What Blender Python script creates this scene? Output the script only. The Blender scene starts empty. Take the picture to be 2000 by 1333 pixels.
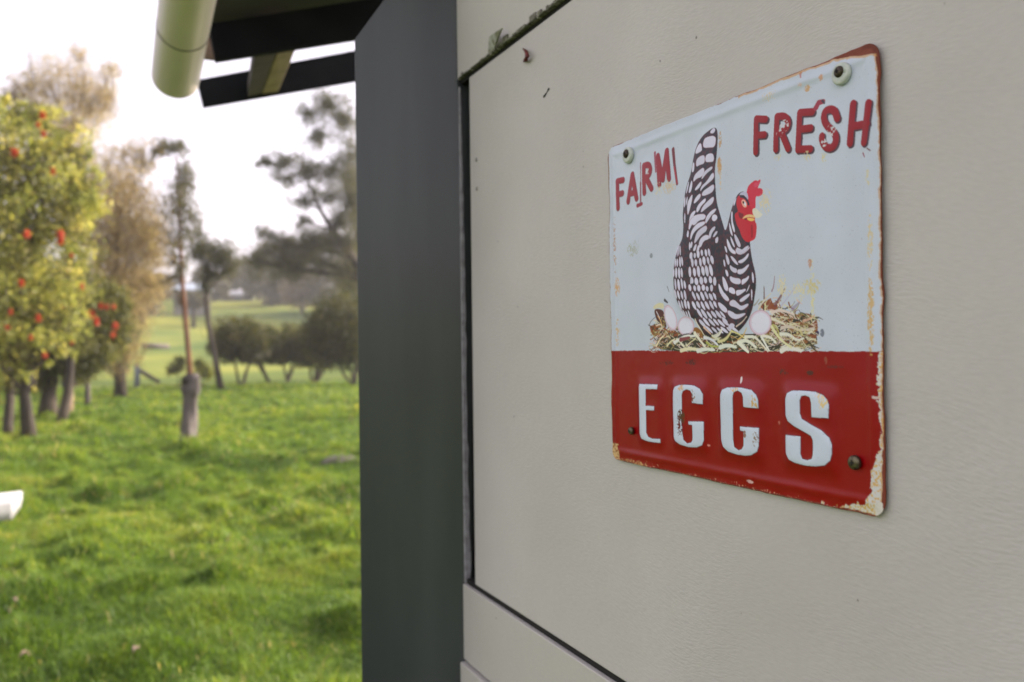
import bpy, math, random
import numpy as np
random.seed(7); rng = np.random.default_rng(7)
sc = bpy.context.scene; COL = sc.collection
rad = math.radians

# ------------------------------------------------------------------ camera, sky, sun, exposure
EYE = np.array([0.0, 0.0, 1.5])
FPX, CX, CY = 1614.0, 1000.0, 666.5
YAW, PITCH, ROLL = rad(25.88), rad(.19), rad(.69)
_f = np.array([math.sin(YAW)*math.cos(PITCH), math.cos(YAW)*math.cos(PITCH), math.sin(PITCH)])
_r0 = np.array([math.cos(YAW), -math.sin(YAW), 0.0]); _u0 = np.cross(_r0, _f)
_r = math.cos(ROLL)*_r0 - math.sin(ROLL)*_u0
_u = math.sin(ROLL)*_r0 + math.cos(ROLL)*_u0
import mathutils
cd = bpy.data.cameras.new('camera'); cam = bpy.data.objects.new('camera', cd); COL.objects.link(cam)
cam.matrix_world = mathutils.Matrix(((_r[0], _u[0], -_f[0], EYE[0]), (_r[1], _u[1], -_f[1], EYE[1]),
                                     (_r[2], _u[2], -_f[2], EYE[2]), (0, 0, 0, 1)))
cd.sensor_width = 22.3; cd.lens = 22.3*FPX/2000
cd.clip_start = .02; cd.clip_end = 4000
cd.dof.use_dof = True; cd.dof.focus_distance = .66; cd.dof.aperture_fstop = 3.9; cd.dof.aperture_blades = 0
sc.camera = cam

SUN_AZ, SUN_EL = rad(84), rad(24)           # azimuth from +Y towards +X
w = bpy.data.worlds.new('World'); sc.world = w; w.use_nodes = True
nt = w.node_tree; bg = nt.nodes['Background']
sky = nt.nodes.new('ShaderNodeTexSky'); sky.sky_type = 'NISHITA'; sky.sun_disc = False
sky.sun_elevation = SUN_EL; sky.sun_rotation = SUN_AZ
sky.air_density = 1.3; sky.dust_density = 4.0; sky.ozone_density = 1.2; sky.altitude = 50
# thin bright overcast veil: the clear sky mixed towards its own luminance
bw = nt.nodes.new('ShaderNodeRGBToBW'); nt.links.new(sky.outputs[0], bw.inputs[0])
veil = nt.nodes.new('ShaderNodeMath'); veil.operation = 'MULTIPLY_ADD'; veil.inputs[1].default_value = .95; veil.inputs[2].default_value = 1.5
nt.links.new(bw.outputs[0], veil.inputs[0])
vm = nt.nodes.new('ShaderNodeMix'); vm.data_type = 'RGBA'; vm.inputs[0].default_value = .80
tint = nt.nodes.new('ShaderNodeMix'); tint.data_type = 'RGBA'; tint.blend_type = 'MULTIPLY'; tint.inputs[0].default_value = 1
nt.links.new(veil.outputs[0], tint.inputs[6]); tint.inputs[7].default_value = (1.09, .985, 1.12, 1)
nt.links.new(sky.outputs[0], vm.inputs[6]); nt.links.new(tint.outputs[2], vm.inputs[7]); nt.links.new(vm.outputs[2], bg.inputs[0])
bg.inputs[1].default_value = .15
sd = bpy.data.lights.new('sun', 'SUN'); so = bpy.data.objects.new('sun', sd); COL.objects.link(so)
sd.energy = 3.6; sd.angle = rad(.5); sd.color = (1, .86, .66)
_s = mathutils.Vector((math.sin(SUN_AZ)*math.cos(SUN_EL), math.cos(SUN_AZ)*math.cos(SUN_EL), math.sin(SUN_EL)))
so.rotation_euler = _s.to_track_quat('Z', 'Y').to_euler()
sc.view_settings.view_transform = 'Standard'; sc.view_settings.look = 'None'
sc.view_settings.gamma = 1; sc.view_settings.use_curve_mapping = False
sc.view_settings.exposure = 1.20
sc.render.engine = 'CYCLES'
sc.cycles.max_bounces = 8; sc.cycles.transparent_max_bounces = 8
sc.cycles.use_denoising = True

# ------------------------------------------------------------------ helpers
def ray(px, py): return _f + _r*(px-CX)/FPX - _u*(py-CY)/FPX
def at(px, py, d): return EYE + ray(px, py)*d            # point at camera depth d
def on_x(px, py, x): d = ray(px, py); return EYE + d*(x/d[0])
def on_y(px, py, y): d = ray(px, py); return EYE + d*(y/d[1])
def az_of(px, py=680): d = ray(px, py); return math.atan2(d[0], d[1])

def tag(o, label=None, cat=None, group=None, kind=None):
    if label: o['label'] = label
    if cat: o['category'] = cat
    if group: o['group'] = group
    if kind: o['kind'] = kind
    return o
def empty(name, loc, label, cat, group=None):
    o = bpy.data.objects.new(name, None); COL.objects.link(o); o.location = loc; o.empty_display_size = .1
    return tag(o, label, cat, group)
def link(name, me, mat, parent=None):
    o = bpy.data.objects.new(name, me); COL.objects.link(o)
    if mat is not None and not me.materials: me.materials.append(mat)
    if parent is not None:
        o.parent = parent
        base = np.array(parent.location); p = parent.parent
        while p is not None: base = base + np.array(p.location); p = p.parent
        if len(me.vertices):
            co = np.empty(len(me.vertices)*3); me.vertices.foreach_get('co', co)
            me.vertices.foreach_set('co', (co.reshape(-1, 3)-base).ravel()); me.update()
    return o
def poly(name, V, Fc, mat, parent=None, smooth=False):
    me = bpy.data.meshes.new(name); me.from_pydata([tuple(map(float, v)) for v in V], [], [tuple(int(i) for i in f) for f in Fc]); me.update()
    if smooth: me.polygons.foreach_set('use_smooth', [True]*len(me.polygons))
    return link(name, me, mat, parent)
def np_mesh(name, V, Fc, mat, parent=None, smooth=False, face_attr=None, vcol=None):
    V = np.asarray(V, np.float32); Fc = np.asarray(Fc, np.int32); n, k = Fc.shape
    me = bpy.data.meshes.new(name)
    me.vertices.add(len(V)); me.vertices.foreach_set('co', V.ravel())
    me.loops.add(n*k); me.loops.foreach_set('vertex_index', Fc.ravel())
    me.polygons.add(n); me.polygons.foreach_set('loop_start', np.arange(0, n*k, k, dtype=np.int32))
    me.polygons.foreach_set('loop_total', np.full(n, k, np.int32))
    if smooth: me.polygons.foreach_set('use_smooth', np.ones(n, bool))
    me.update(calc_edges=True)
    if face_attr is not None:
        a = me.attributes.new('rnd', 'FLOAT', 'FACE'); a.data.foreach_set('value', np.asarray(face_attr, np.float32))
    if vcol is not None:
        a = me.attributes.new('Print', 'FLOAT_COLOR', 'POINT'); a.data.foreach_set('color', np.asarray(vcol, np.float32).ravel())
    return link(name, me, mat, parent)
BF = [(0,3,2,1),(4,5,6,7),(0,1,5,4),(1,2,6,5),(2,3,7,6),(3,0,4,7)]
def box(x0, x1, y0, y1, z0, z1):
    return [(x0,y0,z0),(x1,y0,z0),(x1,y1,z0),(x0,y1,z0),(x0,y0,z1),(x1,y0,z1),(x1,y1,z1),(x0,y1,z1)], [tuple(f) for f in BF]
def bevel(o, wd=.002, seg=2):
    m = o.modifiers.new('bevel', 'BEVEL'); m.width = wd; m.segments = seg; m.limit_method = 'ANGLE'; m.angle_limit = rad(40); return o
def boxo(name, b, mat, parent=None, bev=0):
    o = poly(name, *box(*b), mat, parent)
    if bev: bevel(o, bev)
    return o
def prism(name, quad, ext, mat, parent=None, bev=0):       # quad (n points) extruded along vector ext
    q = [np.array(p, float) for p in quad]; n = len(q); V = q+[p+np.array(ext) for p in q]
    Fc = [tuple(range(n)), tuple(range(2*n-1, n-1, -1))]+[(i, i+n, (i+1) % n+n, (i+1) % n) for i in range(n)]
    o = poly(name, V, Fc, mat, parent)
    me = o.data
    import bmesh
    bm = bmesh.new(); bm.from_mesh(me); bmesh.ops.recalc_face_normals(bm, faces=bm.faces); bm.to_mesh(me); bm.free()
    if bev: bevel(o, bev)
    return o
def tube_geo(pts, rads, n=10, cap=True, wob=0):
    pts = [np.array(p, float) for p in pts]; V = []; Fc = []
    ref = np.array([.3, .9, .1])
    for i, p in enumerate(pts):
        t = pts[min(i+1, len(pts)-1)]-pts[max(i-1, 0)]; t = t/(np.linalg.norm(t)+1e-9)
        a = np.cross(t, ref if abs(t@ref) < .95 else np.array([1., 0, 0])); a /= np.linalg.norm(a); b = np.cross(t, a)
        for k in range(n):
            th = 2*math.pi*k/n; rr = rads[i]*(1+(wob*(random.random()-.5) if wob else 0))
            V.append(p+rr*(math.cos(th)*a+math.sin(th)*b))
    for i in range(len(pts)-1):
        for k in range(n):
            Fc.append((i*n+k, i*n+(k+1) % n, (i+1)*n+(k+1) % n, (i+1)*n+k))
    if cap: Fc.append(tuple(range(n-1, -1, -1))); Fc.append(tuple((len(pts)-1)*n+k for k in range(n)))
    return V, Fc
class MB:
    def __init__(s): s.V = []; s.F = []
    def add(s, V, Fc): o = len(s.V); s.V += list(V); s.F += [tuple(i+o for i in f) for f in Fc]; return s
    def tube(s, *a, **k): return s.add(*tube_geo(*a, **k))
    def box(s, *b): return s.add(*box(*b))
    def build(s, name, mat, parent=None, smooth=False): return poly(name, s.V, s.F, mat, parent, smooth)

def hsh(ix, iy, seed):
    h = (ix.astype(np.int64)*374761393 + iy.astype(np.int64)*668265263 + seed*1442695041) & 0x7fffffff
    h = ((h ^ (h >> 13))*1274126177) & 0x7fffffff
    return ((h ^ (h >> 16)) & 0xffff)/65535.0
def vnoise(x, y, seed=0):
    x = np.asarray(x, float); y = np.asarray(y, float)
    ix = np.floor(x); iy = np.floor(y); fx = x-ix; fy = y-iy; fx = fx*fx*(3-2*fx); fy = fy*fy*(3-2*fy)
    a = hsh(ix, iy, seed); b = hsh(ix+1, iy, seed); c = hsh(ix, iy+1, seed); d = hsh(ix+1, iy+1, seed)
    return (a*(1-fx)+b*fx)*(1-fy)+(c*(1-fx)+d*fx)*fy
def fbm(x, y, seed=0, o=4):
    v = 0; a = .5; t = 0
    for i in range(o): v = v+a*vnoise(x*2**i, y*2**i, seed+i*17); t += a; a *= .5
    return v/t

# ------------------------------------------------------------------ materials
def srgb(r, g, b, k=1.0):
    f = lambda c: ((c/255+.055)/1.055)**2.4 if c > 10.3 else c/255/12.92
    return (f(r)*k, f(g)*k, f(b)*k, 1)
def base_mat(name, col, rough=.6, metal=0, spec=.5):
    m = bpy.data.materials.new(name); m.use_nodes = True; p = m.node_tree.nodes['Principled BSDF']
    p.inputs['Base Color'].default_value = (*col[:3], 1); p.inputs['Roughness'].default_value = rough
    p.inputs['Metallic'].default_value = metal; p.inputs['Specular IOR Level'].default_value = spec
    return m
def noisy(name, c1, c2, scale=5, rough=.7, detail=6, bump=0, bscale=None, stretch=(1,1,1), bdist=.002, metal=0, c3=None, spec=.5, lo=.35, hi=.65):
    m = base_mat(name, c1, rough, metal, spec); n = m.node_tree.nodes; L = m.node_tree.links; p = n['Principled BSDF']
    tc = n.new('ShaderNodeTexCoord'); mp = n.new('ShaderNodeMapping'); mp.inputs['Scale'].default_value = stretch
    L.new(tc.outputs['Object'], mp.inputs[0])
    no = n.new('ShaderNodeTexNoise'); no.inputs['Scale'].default_value = scale; no.inputs['Detail'].default_value = detail
    L.new(mp.outputs[0], no.inputs['Vector'])
    cr = n.new('ShaderNodeValToRGB'); e = cr.color_ramp.elements; e[0].position = lo; e[1].position = hi
    e[0].color = (*c1[:3], 1); e[1].color = (*c2[:3], 1)
    if c3: q = cr.color_ramp.elements.new((lo+hi)/2); q.color = (*c3[:3], 1)
    L.new(no.outputs[0], cr.inputs[0]); L.new(cr.outputs[0], p.inputs['Base Color'])
    if bump:
        nb = n.new('ShaderNodeTexNoise'); nb.inputs['Scale'].default_value = bscale or scale*4; nb.inputs['Detail'].default_value = 8
        L.new(mp.outputs[0], nb.inputs['Vector'])
        bp = n.new('ShaderNodeBump'); bp.inputs['Strength'].default_value = bump; bp.inputs['Distance'].default_value = bdist
        L.new(nb.outputs[0], bp.inputs['Height']); L.new(bp.outputs[0], p.inputs['Normal'])
    return m
def leaf_mat(name, cols, trans=.45, rough=.5):
    m = bpy.data.materials.new(name); m.use_nodes = True; n = m.node_tree.nodes; L = m.node_tree.links
    p = n['Principled BSDF']; p.inputs['Roughness'].default_value = rough; p.inputs['Specular IOR Level'].default_value = .3
    a = n.new('ShaderNodeAttribute'); a.attribute_name = 'rnd'
    cr = n.new('ShaderNodeValToRGB'); el = cr.color_ramp.elements
    el[0].color = (*cols[0], 1); el[1].color = (*cols[-1], 1)
    for i, c in enumerate(cols[1:-1]): q = el.new((i+1)/(len(cols)-1)); q.color = (*c, 1)
    L.new(a.outputs['Fac'], cr.inputs[0]); L.new(cr.outputs[0], p.inputs['Base Color'])
    t = n.new('ShaderNodeBsdfTranslucent'); mx = n.new('ShaderNodeMixShader'); mx.inputs[0].default_value = trans
    mul = n.new('ShaderNodeMix'); mul.data_type = 'RGBA'; mul.blend_type = 'MULTIPLY'; mul.inputs[0].default_value = 1
    L.new(cr.outputs[0], mul.inputs[6]); mul.inputs[7].default_value = (1.6, 1.5, .8, 1)
    L.new(mul.outputs[2], t.inputs[0])
    L.new(p.outputs[0], mx.inputs[1]); L.new(t.outputs[0], mx.inputs[2]); L.new(mx.outputs[0], n['Material Output'].inputs[0])
    return m

def wall_mat(name, c1, c2, grain=1.0, axis='Y'):
    m = base_mat(name, c1, .5, 0, .35); n = m.node_tree.nodes; L = m.node_tree.links; p = n['Principled BSDF']
    tc = n.new('ShaderNodeTexCoord')
    mp = n.new('ShaderNodeMapping'); mp.inputs['Scale'].default_value = (1, 1, 1); L.new(tc.outputs['Object'], mp.inputs[0])
    wv = n.new('ShaderNodeTexNoise'); wv.inputs['Scale'].default_value = 3.2; L.new(mp.outputs[0], wv.inputs['Vector'])
    add = n.new('ShaderNodeVectorMath'); add.operation = 'MULTIPLY_ADD'; add.inputs[1].default_value = (0, 0, .10)
    L.new(wv.outputs['Color'], add.inputs[0]); L.new(mp.outputs[0], add.inputs[2])
    m2 = n.new('ShaderNodeMapping'); m2.inputs['Scale'].default_value = (40, 130, 480); L.new(add.outputs[0], m2.inputs[0])
    g = n.new('ShaderNodeTexNoise'); g.inputs['Scale'].default_value = 1; g.inputs['Detail'].default_value = 3; g.inputs['Roughness'].default_value = .55
    L.new(m2.outputs[0], g.inputs['Vector'])
    f2 = n.new('ShaderNodeTexNoise'); f2.inputs['Scale'].default_value = 22; f2.inputs['Detail'].default_value = 5; L.new(mp.outputs[0], f2.inputs['Vector'])
    mx = n.new('ShaderNodeMath'); mx.operation = 'MULTIPLY_ADD'; mx.inputs[1].default_value = 1.6
    L.new(f2.outputs[0], mx.inputs[0]); L.new(g.outputs[0], mx.inputs[2])
    bp = n.new('ShaderNodeBump'); bp.inputs['Strength'].default_value = .55*grain; bp.inputs['Distance'].default_value = .0011
    pm = n.new('ShaderNodeTexNoise'); pm.inputs['Scale'].default_value = 7; pm.inputs['Detail'].default_value = 3; L.new(mp.outputs[0], pm.inputs['Vector'])
    pr = n.new('ShaderNodeMapRange'); pr.inputs[1].default_value = .40; pr.inputs[2].default_value = .66; pr.inputs[3].default_value = .12*grain; pr.inputs[4].default_value = .62*grain
    L.new(pm.outputs[0], pr.inputs[0]); L.new(pr.outputs[0], bp.inputs['Strength'])
    L.new(mx.outputs[0], bp.inputs['Height']); L.new(bp.outputs[0], p.inputs['Normal'])
    big = n.new('ShaderNodeTexNoise'); big.inputs['Scale'].default_value = 4; big.inputs['Detail'].default_value = 6; L.new(mp.outputs[0], big.inputs['Vector'])
    cr = n.new('ShaderNodeValToRGB'); e = cr.color_ramp.elements; e[0].position = .3; e[1].position = .7
    e[0].color = (*c1[:3], 1); e[1].color = (*c2[:3], 1); L.new(big.outputs[0], cr.inputs[0])
    # tiny dirt specks and short scratches
    sp = n.new('ShaderNodeTexVoronoi'); sp.inputs['Scale'].default_value = 26; L.new(add.outputs[0], sp.inputs['Vector'])
    sr = n.new('ShaderNodeValToRGB'); e = sr.color_ramp.elements; e[0].position = .022; e[0].color = (1, 1, 1, 1); e[1].position = .04; e[1].color = (0, 0, 0, 1)
    L.new(sp.outputs['Distance'], sr.inputs[0])
    gate = n.new('ShaderNodeMath'); gate.operation = 'GREATER_THAN'; gate.inputs[1].default_value = .78
    sx = n.new('ShaderNodeSeparateColor'); L.new(sp.outputs['Color'], sx.inputs[0]); L.new(sx.outputs[0], gate.inputs[0])
    mg = n.new('ShaderNodeMath'); mg.operation = 'MULTIPLY'; L.new(sr.outputs[0], mg.inputs[0]); L.new(gate.outputs[0], mg.inputs[1])
    m8 = n.new('ShaderNodeMath'); m8.operation = 'MULTIPLY'; m8.inputs[1].default_value = .7; L.new(mg.outputs[0], m8.inputs[0])
    mc = n.new('ShaderNodeMix'); mc.data_type = 'RGBA'; L.new(m8.outputs[0], mc.inputs[0]); L.new(cr.outputs[0], mc.inputs[6]); mc.inputs[7].default_value = (.09, .08, .07, 1)
    # fine grain tone
    gr = n.new('ShaderNodeMapRange'); gr.inputs[1].default_value = .25; gr.inputs[2].default_value = .75; gr.inputs[3].default_value = .95; gr.inputs[4].default_value = 1.03
    L.new(g.outputs[0], gr.inputs[0])
    mm = n.new('ShaderNodeMix'); mm.data_type = 'RGBA'; mm.blend_type = 'MULTIPLY'; mm.inputs[0].default_value = 1
    L.new(mc.outputs[2], mm.inputs[6]); L.new(gr.outputs[0], mm.inputs[7]); L.new(mm.outputs[2], p.inputs['Base Color'])
    return m

M = {}
M['panel'] = wall_mat('panel_paint', (.525, .497, .470), (.605, .577, .550))
M['board'] = wall_mat('board_paint', (.52, .495, .455), (.58, .555, .515), .45)
M['post'] = noisy('post_paint', (.048, .056, .058), (.078, .088, .090), 7, .25, bump=.25, bscale=60, stretch=(1, 1, .12), bdist=.0006)
M['caulk'] = noisy('caulk', (.42, .41, .45), (.25, .24, .25), 90, .8, bump=.8, bscale=200, bdist=.002)
M['moss'] = noisy('mossy_edge', (.09, .085, .065), (.26, .25, .20), 160, .95, bump=1, bscale=260, bdist=.002)
M['dark'] = base_mat('dark_gap', (.012, .011, .010), .95)
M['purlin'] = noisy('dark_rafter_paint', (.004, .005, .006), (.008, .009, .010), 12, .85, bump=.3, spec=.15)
M['timber'] = noisy('raw_timber', (.34, .24, .17), (.22, .16, .11), 14, .8, bump=.4, stretch=(1, 1, 4))
M['gutter'] = noisy('gutter_paint', (.60, .52, .50), (.68, .59, .56), 3, .45, bump=.1, bscale=20)
M['roof'] = noisy('roof_sheet', (.03, .03, .022), (.045, .045, .034), 8, .7)
M['white'] = noisy('white_plastic', (.40, .40, .41), (.50, .50, .50), 9, .5)
M['bark'] = noisy('bark', (.025, .02, .016), (.10, .078, .062), 5, .95, bump=1, bscale=18, stretch=(1, 1, .25), bdist=.03)
M['barkred'] = noisy('pine_bark', (.20, .085, .035), (.11, .05, .03), 4, .9, bump=1, bscale=18, stretch=(1, 1, .3), bdist=.03)
M['greywood'] = noisy('weathered_wood', (.085, .07, .065), (.19, .165, .15), 7, .95, bump=1, bscale=30, stretch=(1, 1, .2), bdist=.02)
M['palewood'] = noisy('pale_wood', (.30, .20, .12), (.42, .31, .20), 8, .9, bump=.6, bscale=30, stretch=(1, 1, .2), bdist=.01)
M['bluewood'] = noisy('bluish_grey_post', (.10, .12, .14), (.17, .19, .21), 8, .9)
M['screw'] = noisy('aged_brass', (.16, .14, .085), (.07, .05, .035), 400, .42, metal=.75, bump=.4, bscale=600, bdist=.0003)
M['screwdark'] = noisy('dark_screw', (.10, .075, .055), (.03, .025, .02), 500, .4, metal=.6, bump=.5, bscale=700, bdist=.0004)
M['washer'] = noisy('pale_washer', (.50, .55, .49), (.62, .66, .60), 300, .35, metal=.0)
M['slot'] = base_mat('slot_black', (.012, .01, .009), .9)  # near-black for the screw slots and the insect casing
M['nail'] = noisy('nail_head', (.20, .19, .17), (.36, .34, .32), 300, .6)

# ------------------------------------------------------------------ ground
def terrain(x, y):
    x = np.asarray(x, float); y = np.asarray(y, float); d = np.hypot(x, y)
    z = np.interp(d, [0, 34, 44, 60, 90, 110, 132, 175, 260, 420, 1500], [0, 0, .05, .35, 2.2, 4.6, 8.2, 11.5, 15, 16, 10])
    z = z+(fbm(x/22, y/22, 5)-.5)*np.clip((d-30)/60, 0, 1)*1.6
    return z
def bumps(x, y, cell, seed, r0, r1, keep):
    x = np.asarray(x, float); y = np.asarray(y, float); ix = np.floor(x/cell); iy = np.floor(y/cell); out = np.zeros_like(x)
    for i in (-1, 0, 1):
        for j in (-1, 0, 1):
            a, b = ix+i, iy+j; cx = (a+hsh(a, b, seed))*cell; cy = (b+hsh(a, b, seed+1))*cell
            r = (r0+(r1-r0)*hsh(a, b, seed+2))*cell; h = np.clip(hsh(a, b, seed+3)-1+keep, 0, 1)/keep
            q = ((x-cx)**2+(y-cy)**2)/(r*r); out = np.maximum(out, h*np.exp(-q*1.1))
    return out
def tuss(x, y):
    w1 = (vnoise(x*3.1, y*3.1, 91)-.5)*.22; w2 = (vnoise(x*3.3, y*3.3, 92)-.5)*.22
    return np.maximum(bumps(x+w1, y+w2, .62, 301, .28, .50, .75), .62*bumps(x+w2, y+w1, .33, 401, .25, .5, .65))
def mounds(x, y):
    d = np.hypot(x, y); k = np.clip(1-(d-28)/12, 0, 1)
    return (tuss(x, y)*.15+(fbm(x/.16, y/.16, 19, 2)-.5)*.055+(fbm(x/3.5, y/3.5, 13, 2)-.5)*.14)*k
def ground_z(x, y): return terrain(x, y)+mounds(x, y)
def gz(x, y): return float(ground_z(x, y))
azs = np.concatenate([np.linspace(-180, -16, 60, endpoint=False), np.linspace(-16, 24, 420, endpoint=False), np.linspace(24, 180, 60)])*math.pi/180
rs = np.concatenate([[.01, .6, 1.2, 1.8, 2.4], np.geomspace(2.8, 34, 420), np.geomspace(35, 620, 110)])
A, Rr = np.meshgrid(azs, rs); X = Rr*np.sin(A); Y = Rr*np.cos(A)
Z = terrain(X, Y)+mounds(X, Y)
na, nr = len(azs), len(rs)
idx = np.arange(na*nr).reshape(nr, na)
Fq = np.stack([idx[:-1, :-1], idx[:-1, 1:], idx[1:, 1:], idx[1:, :-1]], -1).reshape(-1, 4)[:, ::-1]
gm = noisy('pasture_ground', (.030, .055, .010), (.075, .115, .018), .9, .95, c3=(.055, .085, .014), lo=.3, hi=.7)
def field_mat():
    m = base_mat('pasture_field', (.1, .15, .02), .95, 0, .1); n = m.node_tree.nodes; L = m.node_tree.links; p = n['Principled BSDF']
    tc = n.new('ShaderNodeTexCoord')
    a = n.new('ShaderNodeTexNoise'); a.inputs['Scale'].default_value = 2.2; a.inputs['Detail'].default_value = 10; L.new(tc.outputs['Object'], a.inputs['Vector'])
    b = n.new('ShaderNodeTexNoise'); b.inputs['Scale'].default_value = .055; b.inputs['Detail'].default_value = 5; L.new(tc.outputs['Object'], b.inputs['Vector'])
    cr = n.new('ShaderNodeValToRGB'); e = cr.color_ramp.elements; e[0].position = .3; e[1].position = .72; e[0].color = (.04, .075, .012, 1); e[1].color = (.13, .19, .030, 1)
    L.new(a.outputs[0], cr.inputs[0])
    c2 = n.new('ShaderNodeValToRGB'); e = c2.color_ramp.elements; e[0].position = .40; e[1].position = .62; e[0].color = (.085, .14, .028, 1); e[1].color = (.28, .29, .05, 1)
    L.new(b.outputs[0], c2.inputs[0])
    g = n.new('ShaderNodeVectorMath'); g.operation = 'LENGTH'; L.new(tc.outputs['Object'], g.inputs[0])
    mr = n.new('ShaderNodeMapRange'); mr.inputs[1].default_value = 30; mr.inputs[2].default_value = 40; L.new(g.outputs['Value'], mr.inputs[0])
    mx = n.new('ShaderNodeMix'); mx.data_type = 'RGBA'; L.new(mr.outputs[0], mx.inputs[0]); L.new(cr.outputs[0], mx.inputs[6]); L.new(c2.outputs[0], mx.inputs[7])
    L.new(mx.outputs[2], p.inputs['Base Color'])
    return m
tag(np_mesh('ground', np.stack([X, Y, Z], -1).reshape(-1, 3), Fq, field_mat(), smooth=True), kind='structure')

# ------------------------------------------------------------------ grass (uncountable)
def sector(n, r0, r1, a0=-15, a1=22):
    r = np.sqrt(rng.uniform(r0*r0, r1*r1, n)); a = np.radians(rng.uniform(a0, a1, n)); return r*np.sin(a), r*np.cos(a), r
def grass():
    Vs = []; Fs = []; At = []; off = 0
    for n, r0, r1, h, wd in ((80000, 2.9, 6, .085, .005), (110000, 6, 12, .095, .0085), (60000, 12, 20, .11, .017), (50000, 20, 34.5, .12, .03)):
        x, y, r = sector(n, r0, r1)
        mo = mounds(x, y); z = terrain(x, y)+mo
        tus = tuss(x, y)
        hh = h*(.35+.75*tus+.3*vnoise(x/.5, y/.5, 31))*rng.uniform(.5, 1.35, n)
        long_ = rng.random(n) < .02; hh = np.where(long_, hh*1.7, hh)
        az = rng.uniform(0, 2*math.pi, n); tilt = rng.uniform(.25, 1.25, n)
        dx, dy = np.cos(az), np.sin(az); px_, py_ = -dy, dx
        w2 = wd*rng.uniform(.6, 1.3, n)/2
        b = np.stack([x, y, z-.01], -1); side = np.stack([px_*w2, py_*w2, 0*w2], -1)
        mid = b+np.stack([dx*hh*tilt*.35, dy*hh*tilt*.35, hh*.62], -1)
        tip = b+np.stack([dx*hh*tilt*1.0, dy*hh*tilt*1.0, hh*(1-.25*tilt)], -1)
        V = np.stack([b-side, b+side, mid+side*.8, mid-side*.8, tip], 1).reshape(-1, 3)
        i = np.arange(n)*5+off
        Fs.append(np.stack([i, i+1, i+2], -1)); Fs.append(np.stack([i, i+2, i+3], -1)); Fs.append(np.stack([i+3, i+2, i+4], -1))
        t = np.clip(.02+.62*fbm(x/.5, y/.5, 51, 3)+.16*tus+rng.uniform(-.22, .22, n)+.34*(vnoise(x/1.3, y/1.3, 77)-.40), 0, .93)
        t = np.where(rng.random(n) < 0.01+.06*np.clip(vnoise(x/.7, y/.7, 88)-.6, 0, 1)*2.5, 1.0, t)
        At += [t, t, t]; Vs.append(V); off += n*5
    return np.concatenate(Vs), np.concatenate(Fs), np.concatenate(At)
V, Fg, At = grass()
M['grass'] = leaf_mat('grass_blades', [(.030, .066, .012), (.092, .172, .022), (.170, .265, .034), (.29, .335, .055), (.48, .39, .19)], .48)
tag(np_mesh('grass', V, Fg, M['grass'], face_attr=At), 'uneven green pasture grass growing in tussocks across the paddock', 'grass', kind='stuff')

# ------------------------------------------------------------------ the shed
WX = .45
shed = empty('shed', (WX, 1.09, 0), 'cream painted shed with hatch panel, dark grey corner post and eave overhead', 'shed')
zw = lambda px, py, x=WX: on_x(px, py, x)
PY = 1.054                          # far edge of the hatch panel
panel_bot = zw(928, 1142)[2]; panel_top = zw(916, 152)[2]
# hatch panel (plywood)
p = boxo('hatch_panel', (WX, WX+.012, -1.1, PY, panel_bot, panel_top), M['panel'], shed, .0012)
for q in ((931, 312), (932, 369)):
    c = zw(*q); nb = MB()
    nb.tube([c+np.array([-.0016, 0, 0]), c+np.array([-.0008, 0, 0]), c+np.array([.002, 0, 0])], [.0018, .0030, .0031], 12)
    nb.build('nail', M['nail'], p, True)
# recess behind the gap, backing wall
boxo('backing_board', (WX+.034, WX+.060, -1.2, 1.125, -.02, 2.12), M['dark'], shed)
boxo('hatch_stop', (WX+.014, WX+.032, PY+.012, 1.088, panel_bot-.004, panel_top+.004), M['dark'], shed)
# top board above the panel
tb = panel_top+.0062
boxo('wall_board', (WX-.0035, WX+.030, -1.1, 1.0885, tb, tb+.30), M['board'], shed, .0015)
boxo('gap_shadow_strip', (WX+.0012, WX+.0125, -1.1, 1.0860, panel_top+.0002, tb-.0002), M['dark'], shed)
# mossy, crumbling lower edge of the top board
mb = MB(); yy = 1.082
while yy > .25:
    l = random.uniform(.004, .016); h = random.choice((.0012, .0016, .002, .003, .0058))*random.uniform(.7, 1.1)*(1.2 if yy > .6 else .8)
    mb.box(WX-.0048-random.random()*.0015, WX+.004, yy-l, yy, tb-.0004, tb+h); yy -= l*random.uniform(.7, 1.5)
bevel(mb.build('mossy_edge', M['moss'], shed), .0015, 1)
# flake of peeled paint standing off the top board
c = zw(962, 100); V = [zw(953, 106, WX-.004), zw(964, 100, WX-.004), zw(968, 82, WX-.013), zw(980, 55, WX-.016), zw(955, 72, WX-.012)]
prism('peeled_paint', V, (.0015, 0, 0), noisy('peeled_paint', (.20, .20, .13), (.5, .5, .46), 120, .7), shed)
boxo('gap_shadow_strip', (WX+.0012, WX+.0125, -1.1, 1.0860, panel_bot-.0070, panel_bot-.0002), M['dark'], shed)
# lower boards: slightly proud, their top edges catch the sky
lb = panel_bot-.0072
b1_bot = zw(911, 1290)[2]
boxo('wall_board', (WX-.0042, WX+.03, -1.1, 1.0885, b1_bot+.003, lb), M['board'], shed, .0012)
boxo('wall_board', (WX-.010, WX+.03, -1.1, 1.0885, b1_bot-.28, b1_bot), M['board'], shed, .0018)
boxo('wall_board', (WX-.010, WX+.03, -1.1, 1.0885, .05, b1_bot-.283), M['board'], shed, .0018)
boxo('wall_board', (WX-.0035, WX+.030, -1.1, 1.0885, tb+.303, 2.14), M['board'], shed, .0015)
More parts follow.
